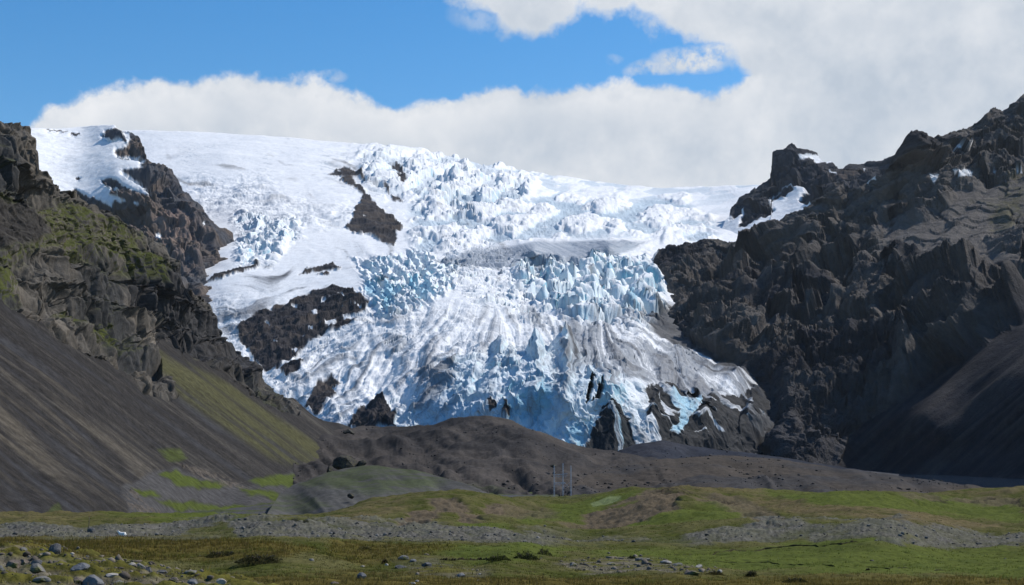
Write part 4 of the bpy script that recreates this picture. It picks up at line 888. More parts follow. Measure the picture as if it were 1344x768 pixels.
def stone_mat(name, c1, c2, lichen=None):
    m, nt, b = new_mat(name)
    tc = node(nt, 'ShaderNodeTexCoord'); n1 = node(nt, 'ShaderNodeTexNoise'); n1.inputs['Scale'].default_value = 2.2; n1.inputs['Detail'].default_value = 8; n1.inputs['Roughness'].default_value = .65
    nt.links.new(tc.outputs['Object'], n1.inputs['Vector'])
    cr = node(nt, 'ShaderNodeValToRGB'); cr.color_ramp.elements[0].position = .35; cr.color_ramp.elements[1].position = .68
    cr.color_ramp.elements[0].color = (*c1, 1); cr.color_ramp.elements[1].color = (*c2, 1)
    nt.links.new(n1.outputs['Fac'], cr.inputs[0]); out = cr.outputs[0]
    if lichen:
        n2 = node(nt, 'ShaderNodeTexNoise'); n2.inputs['Scale'].default_value = 1.3; n2.inputs['Detail'].default_value = 6
        nt.links.new(tc.outputs['Object'], n2.inputs['Vector'])
        mr = node(nt, 'ShaderNodeMapRange'); mr.inputs['From Min'].default_value = .55; mr.inputs['From Max'].default_value = .62; nt.links.new(n2.outputs['Fac'], mr.inputs['Value'])
        mx = node(nt, 'ShaderNodeMix', data_type='RGBA'); mx.inputs[7].default_value = (*lichen, 1)
        nt.links.new(mr.outputs[0], mx.inputs[0]); nt.links.new(out, mx.inputs[6]); out = mx.outputs[2]
    nt.links.new(out, b.inputs['Base Color'])
    bp = node(nt, 'ShaderNodeBump'); bp.inputs['Strength'].default_value = .6; bp.inputs['Distance'].default_value = .06
    nt.links.new(n1.outputs['Fac'], bp.inputs['Height']); nt.links.new(bp.outputs['Normal'], b.inputs['Normal'])
    b.inputs['Roughness'].default_value = .9; b.inputs['Specular IOR Level'].default_value = .15
    return m

def flat_mat(name, c, rough=.6, metal=0.0, var=.15, scale=6):
    m, nt, b = new_mat(name)
    tc = node(nt, 'ShaderNodeTexCoord'); n1 = node(nt, 'ShaderNodeTexNoise'); n1.inputs['Scale'].default_value = scale; n1.inputs['Detail'].default_value = 5
    nt.links.new(tc.outputs['Object'], n1.inputs['Vector'])
    mr = node(nt, 'ShaderNodeMapRange'); mr.inputs['To Min'].default_value = 1 - var; mr.inputs['To Max'].default_value = 1 + var; nt.links.new(n1.outputs['Fac'], mr.inputs['Value'])
    sc = node(nt, 'ShaderNodeVectorMath', operation='SCALE'); sc.inputs[0].default_value = c; nt.links.new(mr.outputs[0], sc.inputs['Scale'])
    nt.links.new(sc.outputs['Vector'], b.inputs['Base Color']); b.inputs['Roughness'].default_value = rough; b.inputs['Metallic'].default_value = metal
    return m

def attr_mat(name, attr, rough=.9, leaf=False):
    m, nt, b = new_mat(name)
    a = node(nt, 'ShaderNodeAttribute', attribute_name=attr); nt.links.new(a.outputs['Color'], b.inputs['Base Color'])
    if leaf:
        tr = node(nt, 'ShaderNodeBsdfTranslucent'); nt.links.new(a.outputs['Color'], tr.inputs['Color'])
        ms = node(nt, 'ShaderNodeMixShader'); ms.inputs[0].default_value = .5
        nt.links.new(b.outputs[0], ms.inputs[1]); nt.links.new(tr.outputs[0], ms.inputs[2]); nt.links.new(ms.outputs[0], nt.nodes['Material Output'].inputs['Surface'])
    b.inputs['Roughness'].default_value = rough; b.inputs['Specular IOR Level'].default_value = .1
    return m

def big_mesh(name, V, Fq, n, cols, attr, mat, kind='stuff', label=None):
    """one mesh out of arrays: V (k,3), Fq (m,n) faces with n corners"""
    me = bpy.data.meshes.new(name); me.vertices.add(len(V)); me.vertices.foreach_set('co', V.astype(f32).reshape(-1))
    me.loops.add(len(Fq) * n); me.loops.foreach_set('vertex_index', Fq.astype(np.int32).reshape(-1))
    me.polygons.add(len(Fq)); me.polygons.foreach_set('loop_start', np.arange(0, len(Fq) * n, n, dtype=np.int32))
    me.update(calc_edges=True)
    at = me.attributes.new(attr, 'FLOAT_COLOR', 'POINT'); cc = np.ones((len(V), 4), f32); cc[:, :3] = cols; at.data.foreach_set('color', cc.reshape(-1))
    me.materials.append(mat); o = bpy.data.objects.new(name, me); COL.objects.link(o)
    o['kind'] = kind
    if label: o['label'] = label
    return o

def box(cx, cy, cz, sx, sy, sz):
    v = [(cx + a * sx / 2, cy + b * sy / 2, cz + c * sz / 2) for a in (-1, 1) for b in (-1, 1) for c in (-1, 1)]
    f = [(0, 1, 3, 2), (4, 6, 7, 5), (0, 4, 5, 1), (2, 3, 7, 6), (0, 2, 6, 4), (1, 5, 7, 3)]
    return v, f

def bar(a, b, w):
    """a four-sided bar from a to b"""
    a = np.array(a, float); b = np.array(b, float); d = (b - a) / np.linalg.norm(b - a)
    u = np.cross(d, [0.31, .95, .02] if abs(d[2]) > .5 else [0, 0, 1.0]); u /= np.linalg.norm(u); w2 = np.cross(d, u)
    v = [p + (i * u + j * w2) * w / 2 for p in (a, b) for i, j in ((-1, -1), (1, -1), (1, 1), (-1, 1))]
    f = [(0, 1, 2, 3), (7, 6, 5, 4), (0, 4, 5, 1), (1, 5, 6, 2), (2, 6, 7, 3), (3, 7, 4, 0)]
    return v, f

def join(parts):
    V, Fc = [], []
    for v, f in parts:
        k = len(V); V += list(v); Fc += [tuple(i + k for i in q) for q in f]
    return V, Fc

def scatter_grass():
    rng = np.random.default_rng(5)
    xs, Y, P, PY = GR['xs'], GR['Y'], GR['P'], GR['py']
    col = GR['col']; ok = (1 - GR['gravel']) * (1 - .75 * GR['stony']) * (1 - GR['dirt'])
    # area-true sampling biased to what is near
    nb = 6
    tall = np.clip(GR['brown'] * 1.0, 0, 1)
    N = 70000
    u = rng.random(N); yy = 32 * (520 / 32) ** (u ** .8)
    xx = rng.uniform(-.43, .43, N)
    i = np.clip(np.searchsorted(Y, yy), 1, len(Y) - 1); j = np.clip(np.searchsorted(xs, CX + F * xx), 1, len(xs) - 1)
    fx = rng.random(N)[:, None]
    base = P[i, j] * (1 - fx) + P[i, j - 1] * fx
    keep = (rng.random(N) < ok[i, j] * (.25 + .75 * np.maximum(tall[i, j], .4 * (1 - GR['green'][i, j])))) & (np.abs(base[:, 0] / base[:, 1]) < .45)
    base = base[keep]; c0 = col[i, j][keep]; tl = tall[i, j][keep]; dist = base[:, 1]; n = len(base)
    hgt = (.07 + .20 * tl * rng.random(n) ** 1.6 + .06 * rng.random(n)) * np.clip(dist / 70, .7, 1.6)
    wid = (.010 + .004 * rng.random(n)) * np.clip(dist / 45, 1, 7)
    V = np.zeros((n, nb, 3, 3)); C = np.zeros((n, nb, 3, 3))
    for b in range(nb):
        a = rng.uniform(0, 6.28, n); r = rng.random(n) * .20 * np.clip(dist / 60, 1, 3)
        ox, oy = np.cos(a) * r, np.sin(a) * r
        h = hgt * rng.uniform(.55, 1.15, n); ln = rng.uniform(.1, .7, n) * h; ld = rng.uniform(0, 6.28, n)
        t = rng.uniform(-.6, .6, n); wx_, wy_ = np.cos(t) * wid, np.sin(t) * wid
        p = base + np.stack([ox, oy, -.03 + 0 * ox], -1)
        V[:, b, 0] = p + np.stack([-wx_, -wy_, 0 * wx_], -1); V[:, b, 1] = p + np.stack([wx_, wy_, 0 * wx_], -1)
        V[:, b, 2] = p + np.stack([np.cos(ld) * ln, np.sin(ld) * ln, h], -1)
        k = (rng.uniform(1.0, 2.0, n)[:, None] * c0)
        straw = (rng.random(n) < .22 * tl + .03)[:, None]
        k = np.where(straw, np.array([.17, .125, .05]) * rng.uniform(.6, 1.1, n)[:, None], k)
        C[:, b] = k[:, None]
    V = V.reshape(-1, 3); C = C.reshape(-1, 3); Fq = np.arange(len(V)).reshape(-1, 3)
    big_mesh('grass', V, Fq, 3, C, 'blade_colour', attr_mat('grass_blades', 'blade_colour', leaf=True), label='rough olive and straw coloured grass over the near meadow')

def scatter_gravel():
    rng = np.random.default_rng(9)
    xs, Y, P = GR['xs'], GR['Y'], GR['P']
    w = np.clip(GR['gravel'] + .9 * GR['stony'], 0, 1)
    N = 40000
    yy = 32 * (420 / 32) ** rng.random(N); xx = rng.uniform(-.42, .42, N)
    i = np.clip(np.searchsorted(Y, yy), 1, len(Y) - 1); j = np.clip(np.searchsorted(xs, CX + F * xx), 1, len(xs) - 1)
    fx = rng.random(N)[:, None]; base = P[i, j] * (1 - fx) + P[i, j - 1] * fx
    keep = rng.random(N) < np.clip(w[i, j] ** 2 * .9 + .004, 0, 1)
    # extra rubble for the stony bank
    M = 5200; by = rng.uniform(40, 82, M); bxx = rng.uniform(-.42, -.14, M)
    bi = np.clip(np.searchsorted(Y, by), 1, len(Y) - 1); bj = np.clip(np.searchsorted(xs, CX + F * bxx), 1, len(xs) - 1)
    kb = (rng.random(M) < GR['bank'][bi, bj] * .8) & (fbm(P[bi, bj].astype(f32), 2.4, 3, .5, 77) > -.05)
    base = np.concatenate([base[keep], P[bi, bj][kb]]); i = np.concatenate([i[keep], bi[kb]]); j = np.concatenate([j[keep], bj[kb]]); keep = np.ones(len(base), bool)
    base = base[keep]; n = len(base); bank = (GR['stony'][i, j][keep] > GR['gravel'][i, j][keep])
    bk = bank * 1.0
    hp = np.concatenate([a for a, c in HILLS]); hc = np.concatenate([c for a, c in HILLS])
    pick = rng.choice(len(hp), 7000); pick = pick[fbm(hp[pick].astype(f32), 55, 3, .5, 88) > rng.uniform(-.25, .55, len(pick))]
    n0 = len(base); base = np.concatenate([base, hp[pick]]); n = len(base); bank = np.concatenate([bank, np.zeros(len(pick), bool)]); bk = np.concatenate([bk, np.zeros(len(pick))])
    v0, f0 = ico(1); f0 = np.array(f0)
    s = (.04 + .15 * rng.random(n) ** 5) * np.clip(base[:, 1] / 90, .5, 1.7)
    s[n0:] = .25 + 1.3 * rng.random(n - n0) ** 4
    s = s * (1 + bk * (.1 + 1.0 * rng.random(n) ** 4))
    sz = s[:, None] * rng.uniform(.6, 1.3, (n, 3)) * np.array([1, 1, .7])
    jit = 1 + .28 * rng.standard_normal((n, len(v0)))[..., None].clip(-1.3, 1.3)
    a = rng.uniform(0, 6.28, n); ca, sa = np.cos(a)[:, None], np.sin(a)[:, None]
    vv = v0[None] * jit * sz[:, None]
    V = np.stack([vv[..., 0] * ca - vv[..., 1] * sa, vv[..., 0] * sa + vv[..., 1] * ca, vv[..., 2]], -1) + base[:, None] + np.array([0, 0, .15])[None, None] * s[:, None, None]
    g = rng.uniform(.05, .15, n); C = np.stack([g * 1.04, g, g * .92], -1)
    C[n0:] = hc[pick] * rng.uniform(.5, 1.5, (n - n0, 1))
    C = np.where(bank[:, None], C * np.array([1.15, 1.02, .9]), C)
    C = np.repeat(C[:, None], len(v0), 1).reshape(-1, 3)
    Fq = (f0[None] + (np.arange(n) * len(v0))[:, None, None]).reshape(-1, 3)
    big_mesh('gravel', V.reshape(-1, 3), Fq, 3, C, 'stone_colour', attr_mat('loose_gravel', 'stone_colour'), label='loose grey stones strewn over the gravel bars and stony bank')

def build_boulders():
    dark = stone_mat('basalt_boulder', (.045, .045, .048), (.13, .128, .125)); grey = stone_mat('grey_stone', (.09, .086, .08), (.20, .19, .175), (.10, .10, .04))
    pale = stone_mat('pale_stone', (.20, .18, .155), (.38, .35, .31)); blue = stone_mat('blue_grey_stone', (.08, .083, .088), (.17, .172, .178)); brn = stone_mat('brown_stone', (.08, .062, .05), (.17, .14, .115), (.09, .09, .025))
    mossy = stone_mat('mossy_rock', (.018, .017, .016), (.07, .064, .055), (.075, .072, .03))
    B = [  # px, py of the foot, width in photo pixels, height, slab, material, label
      (75, 725, 17, 15, 1, dark, 'round dark grey boulder standing alone on the crest of the stony bank', .8),
      (60, 724, 9, 5, .8, grey, 'small pale topped stone just beside the round dark boulder', .4),
      (34, 721, 10, 6, .8, grey, 'flat grey stone on the green crest of the stony bank', .2),
      (98, 727, 7, 4, .6, pale, 'little white stone lying in brown grass past the round boulder', .2),
      (118, 731, 5, 4, .8, pale, 'small cream pointed stone at the grass edge of the bank', .1),
      (108, 746, 25, 11, .7, blue, 'long tilted blue grey slab lying across the stony bank', .1),
      (53, 751, 21, 14, .9, grey, 'broad pale faced block wedged among dark stones on the bank', .0),
      (22, 745, 20, 13, .9, brn, 'brown angular block above a dark hollow on the stony bank', .0),
      (4, 748, 14, 11, .9, grey, 'grey block half cut off by the photo edge on the bank', .1),
      (36, 741, 14, 9, .9, brn, 'squarish brown stone behind the pale faced block', .0),
      (52, 741, 15, 8, .7, dark, 'dark capstone lying over the pale faced block', .1),
      (126, 769, 30, 17, .8, blue, 'large smooth grey boulder at the bottom of the stony bank', .5),
      (106, 762, 13, 8, .8, brn, 'small brown stone leaning on the large smooth grey boulder', .2),
      (160, 769, 24, 10, .7, grey, 'low wide grey stone right of the large smooth boulder', .3),
      (150, 753, 18, 7, .5, pale, 'flat cream slab in yellow moss on the bank', .1),
      (60, 764, 22, 9, .6, grey, 'low grey slab half sunk in moss below the pale faced block', .1),
      (185, 745, 16, 11, .9, grey, 'upright jagged grey stone in the cluster at the end of the bank', .0),
      (198, 748, 12, 9, .9, dark, 'dark wedge shaped stone in the cluster at the end of the bank', .0),
      (176, 741, 10, 7, .8, pale, 'pale lump behind the jagged grey stone', .2),
      (216, 751, 15, 8, .7, dark, 'black topped stone right of the jagged cluster on the bank', .1),
      (252, 755, 20, 10, .6, grey, 'sloping grey slab at the low tip of the stony bank', .1),
      (256, 768, 16, 9, .7, blue, 'blue grey slab in front of the sloping slab at the bank tip', .1),
      (292, 766, 14, 8, .7, pale, 'cream block in dry grass beyond the bank tip', .1),
      (232, 762, 13, 7, .7, brn, 'rusty brown stone below the jagged cluster', .1),
      (476, 759, 12, 10, 1, blue, 'upright light grey stone standing alone in olive grass', .3),
      (440, 768, 12, 5, .7, brn, 'pinkish grey stone low in the bottom grass', .3),
      (543, 766, 10, 4, .6, pale, 'white wedge of stone lying in the bottom grass', .0),
      (549, 763, 5, 3, .7, pale, 'tiny greenish white stone touching the white wedge', .3),
      (605, 757, 11, 6, .8, blue, 'lilac grey stone in the gravelly turf', .4),
      (631, 754, 5, 2.5, .7, pale, 'small cream stone right of the lilac grey stone', .3),
      (628, 762, 4, 2, .7, pale, 'tiny white pebble below the small cream stone', .3),
      (477, 744, 6, 2.5, .6, pale, 'small white stone above the upright light grey stone', .3),
      (530, 735, 13, 7, .9, grey, 'speckled round stone at the top of the turf outcrop', .5),
      (543, 736, 10, 5, .7, blue, 'bluish flat stone beside the speckled round stone', .3),
      (560, 742, 14, 6, .7, dark, 'black overhanging rock at the end of the turf outcrop', .1),
      (527, 745, 20, 5, .6, dark, 'long dark ledge of rock under the turf outcrop', .1),
      (509, 742, 5, 3, .8, pale, 'pale knob at the near end of the dark ledge', .3),
      (843, 736, 18, 7, .7, grey, 'tilted grey slab in the stone row in the meadow', .1),
      (872, 739, 16, 6, .7, pale, 'light grey slab left of the tip of the stone row', .1),
      (916, 745, 14, 5, .6, pale, 'pale flat stone at the tip of the stone row', .1),
      (908, 755, 20, 8, .7, brn, 'brownish rounded slab below the tip of the stone row', .3),
      (943, 751, 8, 5, .8, pale, 'lone pale stone beyond the tip of the stone row', .3),
      (802, 741, 12, 5, .7, grey, 'grey stone at the head of the stone row under dark turf', .2),
      (888, 743, 14, 5, .7, grey, 'darker middle stone of the row next to the light slab', .2),
      (752, 743, 12, 5, .7, grey, 'weathered stone beside the dark hollow in the meadow', .2),
    ]
    for k, (px, py, w, hgt, slab, m, lab, rd) in enumerate(B):
        p = on_ground(px, min(py, 767)); d = p[1]
        if py > 767: p[2] -= (py - 767) / F * d * 0
        sx = w / F * d / 2; sz = hgt / F * d / 2
        v, f = boulder_shape(100 + k, (sx * 1.12, sx * .95, sz * 1.25), 4, 1.0, 10, rd)
        o = link_mesh('boulder', v, f, m, False)
        o.location = (p[0], p[1] + sx * .6, p[2] + sz * .38)
        tag(o, lab, 'boulder' if w > 9 else 'stone', 'boulders and stones in the near meadow')
    # the big pair of crags on the green knoll
    for k, (px, py, w, hh, dep, lab) in enumerate([(455, 614, 34, 16, 905, 'big dark craggy boulder with a hollow face on the green knoll'), (433, 620, 11, 8, 880, 'small black rock at the foot of the big craggy boulder'), (474, 613, 14, 10, 905, 'moss topped right hand shoulder rock against the big craggy boulder')]):
        q = pt(px, py, dep); sx = w / F * dep / 2; sz = hh / F * dep / 2
        v, f = boulder_shape(300 + k, (sx * 1.15, sx, sz * 1.35), 5, 1.0, 12, 0)
        o = link_mesh('boulder', v, f, mossy, False); o.location = (q[0], q[1], q[2] + sz * .7); tag(o, lab, 'boulder', 'rocks on the green knoll')
    # dark rocks half way down the slope and by the moraine
    for k, (px, py, w, hh, dep, lab) in enumerate([(458, 569, 14, 7, 1490, 'long black rock on the saddle left of the dark moraine'), (410, 569, 9, 4, 1480, 'black rock at the foot of the left mountain by the saddle'), (426, 569, 9, 3, 1490, 'flat black rock in the middle of the saddle'), (726, 612, 9, 4, 1060, 'dark rock just above the steel frame'), (460, 652, 9, 6, 640, 'dark rock beside the brown grassy hummock')]):
        q = pt(px, py, dep); sx = w / F * dep / 2; sz = hh / F * dep / 2
        v, f = boulder_shape(330 + k, (sx * 1.2, sx, sz * 1.4), 4, 1.0, 12, 0)
        o = link_mesh('boulder', v, f, mossy, False); o.location = (q[0], q[1], q[2] + sz * .3); tag(o, lab, 'boulder')
    # rock by the thin pole, with its dark shaded mouth
    p = on_ground(123, 699, 140); d = p[1]; s = 5.2 / F * d
    v, f = boulder_shape(360, (s * 1.15, s, s * .95), 4, 1, 8, .5)
    o = link_mesh('boulder', v, f, dark); o.location = (p[0], p[1], p[2] + s * .45); tag(o, 'lone dark boulder at the foot of the thin pole on the gravel', 'boulder')

def build_pole():
    m = flat_mat('weathered_wood', (.085, .062, .048), .8)
    p = on_ground(120, 693, 140); d = p[1]; h = 15 / F * d
    root = bpy.data.objects.new('marker_pole', None); COL.objects.link(root); root.location = p
    tag(root, 'thin dark marker pole standing on gravel behind a lone boulder', 'pole')
    n = 8; v = []
    for z, r in ((-.3, .055), (h * .5, .05), (h, .042)):
        v += [(r * math.cos(k * math.tau / n), r * math.sin(k * math.tau / n), z) for k in range(n)]
    f = [(a * n + k, a * n + (k + 1) % n, (a + 1) * n + (k + 1) % n, (a + 1) * n + k) for a in (0, 1) for k in range(n)] + [tuple(range(2 * n, 3 * n))]
    link_mesh('post', v, f, m, True, root)
    link_mesh('cap', *box(0, 0, h + .03, .12, .12, .07), flat_mat('pole_cap', (.16, .03, .025), .6), False, root)

def build_pylon():
    st = flat_mat('galvanised_steel', (.40, .43, .48), .6, 0)
    D = 640; foot = on_ground(738, 655, 300)
    q0 = pt(727.5, 648, D); q1 = pt(739, 648, D); q2 = pt(749.5, 648, D)
    root = bpy.data.objects.new('power_line_frame', None); COL.objects.link(root); root.location = q1
    tag(root, 'pale steel frame of three posts and crossbars behind the hummocks', 'pylon')
    W = 1 / F * D
    tops = [13.2, 14.6, 13.0]
    xs_ = [q0[0] - q1[0], 0, q2[0] - q1[0]]
    def up(py): return (648 - py) * W
    for x, tpy in zip(xs_, (612, 608.5, 612)):
        parts = []
        w = .42
        for a in (-1, 1):
            for b in (-1, 1): parts.append(bar((x + a * w / 2, b * w / 2, -4), (x + a * w / 2 * .7, b * w / 2 * .7, up(tpy)), .11))
        z = 0; k = 0
        while z < up(tpy) - 1:
            s = 1 if k % 2 else -1
            for b in (-1, 1):
                parts.append(bar((x - s * w / 2, b * w / 2, z), (x + s * w / 2, b * w / 2, z + .9), .05)); parts.append(bar((x + b * w / 2, -s * w / 2, z), (x + b * w / 2, s * w / 2, z + .9), .05))
            z += .9; k += 1
        link_mesh('post', *join(parts), st, False, root)
    for py, x0, x1, lab in ((624, xs_[0], xs_[2] * .55, 0), (634, xs_[0], xs_[2] * .3, 0)):
        z = up(py)
        parts = [bar((x0, 0, z), (x1, 0, z + (.6 if py == 624 else 0)), .22), bar((x0, 0, z - .8), (x1, 0, z - .3), .10)]
        link_mesh('crossbar', *join(parts), st, False, root)
    parts = [bar((xs_[0], 0, up(640)), (xs_[1], 0, up(634)), .08), bar((xs_[1], 0, up(640)), (xs_[0], 0, up(634)), .08), bar((xs_[1], 0, up(642)), (xs_[2], 0, up(632)), .08), bar((xs_[2], 0, up(642)), (xs_[1], 0, up(632)), .08)]
    link_mesh('brace', *join(parts), st, False, root)
    glass = flat_mat('insulator_glaze', (.30, .31, .33), .25)
    for x in (xs_[0] * .55, xs_[1] + (xs_[2] - xs_[1]) * .3):
        parts = []
        for k in range(5):
            v = []; n = 10; zc = up(624) - .4 - k * .22
            for r, dz in ((.05, .09), (.17, .02), (.05, -.09)): v += [(x + r * math.cos(a * math.tau / n), r * math.sin(a * math.tau / n), zc + dz) for a in range(n)]
            parts.append((v, [(i * n + a, i * n + (a + 1) % n, (i + 1) * n + (a + 1) % n, (i + 1) * n + a) for i in (0, 1) for a in range(n)]))
        link_mesh('insulator', *join(parts), glass, True, root)

def build_sheep():
    wool = stone_mat('white_wool', (.62, .61, .58), (.80, .79, .76)); skin = flat_mat('sheep_face', (.55, .50, .45), .8)
    p = on_ground(163, 703, 150); d = p[1]
    root = bpy.data.objects.new('sheep', None); COL.objects.link(root); root.location = p; root.scale = (.95,) * 3
    tag(root, 'white sheep resting on the grey gravel bar', 'sheep')
    # one skinned body: trunk, neck, head, folded legs; facing left, head raised
    me = bpy.data.meshes.new('body'); J = [((.42, 0, .30), .20), ((.12, 0, .36), .27), ((-.22, 0, .36), .24), ((-.40, 0, .52), .13), ((-.50, 0, .72), .095), ((-.62, 0, .70), .075), ((-.72, 0, .65), .045),
      ((-.30, .16, .14), .08), ((-.48, .18, .07), .05), ((-.62, .17, .06), .04), ((-.30, -.16, .14), .08), ((-.48, -.18, .07), .05), ((-.62, -.17, .06), .04),
      ((.38, .20, .16), .11), ((.20, .27, .08), .06), ((.05, .28, .06), .045), ((.38, -.20, .16), .11), ((.20, -.27, .08), .06), ((.05, -.28, .06), .045), ((.62, 0, .28), .06), ((.68, 0, .18), .04),
      ((-.47, .13, .76), .022), ((-.47, -.13, .76), .022)]
    E = [(0, 1), (1, 2), (2, 3), (3, 4), (4, 5), (5, 6), (2, 7), (7, 8), (8, 9), (2, 10), (10, 11), (11, 12), (0, 13), (13, 14), (14, 15), (0, 16), (16, 17), (17, 18), (0, 19), (19, 20), (4, 21), (4, 22)]
    me.from_pydata([j[0] for j in J], E, []); o = bpy.data.objects.new('body', me); COL.objects.link(o); o.parent = root
    o.modifiers.new('skin', 'SKIN'); s = o.modifiers.new('sub', 'SUBSURF'); s.levels = s.render_levels = 2
    for k, j in enumerate(J): me.skin_vertices[0].data[k].radius = (j[1], j[1]); me.skin_vertices[0].data[k].use_root = (k == 1)
    me.materials.append(wool)

def build_shrubs():
    lm = attr_mat('shrub_leaves', 'leaf_colour', leaf=True); wm = flat_mat('shrub_twigs', (.05, .038, .028), .9)
    S = [(690, 733, 34, 13, (.022, .030, .010), 'wide dark green bush over a black hollow in the meadow'), (714, 728, 20, 13, (.030, .034, .012), 'taller dark bush on the rise right of the wide bush'), (655, 735, 30, 10, (.032, .040, .012), 'low olive bush left of the wide dark bush'),
         (388, 683, 14, 6, (.085, .085, .055), 'pale grey green shrub on the gravel crest'), (403, 683, 9, 5, (.070, .072, .040), 'smaller dull shrub right of the pale grey green shrub'), (415, 683, 8, 4, (.045, .040, .018), 'tiny brown shrub at the end of the gravel crest'),
         (506, 739, 8, 8, (.012, .018, .008), 'small black green bush left of the turf outcrop'), (828, 733, 12, 6, (.020, .028, .008), 'round dark bush at the head of the stone row'), (935, 755, 26, 9, (.040, .036, .012), 'brown tinted bush beyond the brownish rounded slab'), (983, 757, 18, 13, (.024, .026, .010), 'dark upright bush standing in the bottom meadow'),
         (1040, 762, 30, 6, (.040, .038, .014), 'low spreading brownish bush at the bottom meadow edge'), (480, 722, 24, 7, (.036, .036, .012), 'olive shrub in the brown grass above the upright stone'), (345, 736, 62, 13, (.050, .048, .020), 'long dusky thicket of low willow in tall brown grass'), (296, 730, 44, 10, (.046, .045, .018), 'dark willow scrub left of the long dusky thicket'),
         (575, 647, 10, 3, (.030, .040, .012), 'dark green scrub at the foot of the dark moraine'), (1135, 748, 7, 4, (.040, .032, .014), 'small brown tussock bush on the dark turf line')]
    for k, (px, py, w, hh, c, lab) in enumerate(S):
        rng = np.random.default_rng(600 + k)
        p = on_ground(px, py) if py > 670 else pt(px, py, 700)
        d = p[1]; sx = w / F * d / 2; sz = hh / F * d
        root = bpy.data.objects.new('shrub', None); COL.objects.link(root); root.location = p
        tag(root, lab, 'shrub', 'low bushes in the meadow')
        n = 1500; a = rng.uniform(0, 6.28, n); r = np.sqrt(rng.random(n)); lump = .65 + .35 * np.sin(a * 3 + k) * np.cos(a * 2)
        x = np.cos(a) * r * sx * 1.1; y = np.sin(a) * r * sx * .8
        top = sz * np.clip(1 - r ** 2.2, .08, 1) * (.7 + .5 * fbm(np.stack([x * 2.3 / sx, y * 2.3 / sx, 0 * x + k], -1).astype(f32), 1, 3, .6, k))
        z = top * rng.random(n) ** .6 - .05
        ls = np.clip(sx * .055, .03, .22)
        q = np.stack([x, y, z], -1)
        u = rng.normal(size=(n, 3)); u /= np.linalg.norm(u, axis=1)[:, None]; w_ = np.cross(u, rng.normal(size=(n, 3))); w_ /= np.linalg.norm(w_, axis=1)[:, None]
        V = np.stack([q - u * ls, q + w_ * ls * .5, q + u * ls, q - w_ * ls * .5], 1).reshape(-1, 3)
        cc = np.repeat((np.array(c) * rng.uniform(.55, 1.6, n)[:, None])[:, None], 4, 1).reshape(-1, 3)
        o = big_mesh('foliage', V, np.arange(len(V)).reshape(-1, 4), 4, cc, 'leaf_colour', lm); del o['kind']; o.parent = root
        parts = [bar((0, 0, -.1), (sx * .6 * math.cos(t), sx * .5 * math.sin(t), sz * .6), max(.02, sx * .03)) for t in rng.uniform(0, 6.28, 9)]
        link_mesh('stems', *join(parts), wm, False, root)

def build_turf_line():
    m = terrain_mat('turf_edge', 2.0, (.6, .1), rough=.95, var=.4, spec=.05)
    def strip(pts, wd, hgt, name, cols):
        V, C = [], []
        L = np.array([on_ground(*p) for p in pts]); t = np.linspace(0, len(L) - 1, 90)
        Q = np.stack([np.interp(t, np.arange(len(L)), L[:, i]) for i in range(3)], -1)
        rows = []
        for i, q in enumerate(Q):
            z = ground_z(q[0], q[1]); k = (.75 + .5 * math.sin(i * .9) * math.sin(i * .37)) * min(1, i / 6, (len(Q) - 1 - i) / 6 + .02)
            rows.append([(q[0], q[1] - wd * k, z - .05), (q[0], q[1] - wd * .5 * k, z + hgt * k), (q[0], q[1] + wd * .5 * k, z + hgt * k * 1.05), (q[0], q[1] + wd * 2 * k, z - .1)])
        P = np.array(rows); col = np.broadcast_to(np.array(cols), P.shape)
        return grid_mesh(name, P.transpose(1, 0, 2)[::-1], col.transpose(1, 0, 2), m, False, 'structure')
    strip([(880,729),(940,725),(1000,720),(1060,716),(1100,714),(1125,710)], .22, .15, 'path', (.038, .034, .016))
    strip([(905,736),(1000,738),(1080,742),(1160,747),(1250,749)], .14, .09, 'path', (.036, .040, .012))
    strip([(578,734),(600,735),(630,734),(650,735)], .16, .16, 'path', (.030, .026, .014))

def build_things():
    scatter_grass(); scatter_gravel(); build_boulders(); build_pole(); build_pylon(); build_sheep(); build_shrubs(); build_turf_line()
# ------------------------------------------------------------------ sky, sun, camera
SUN_AZ, SUN_EL = math.radians(62), math.radians(47)      # to the right of straight ahead, and up

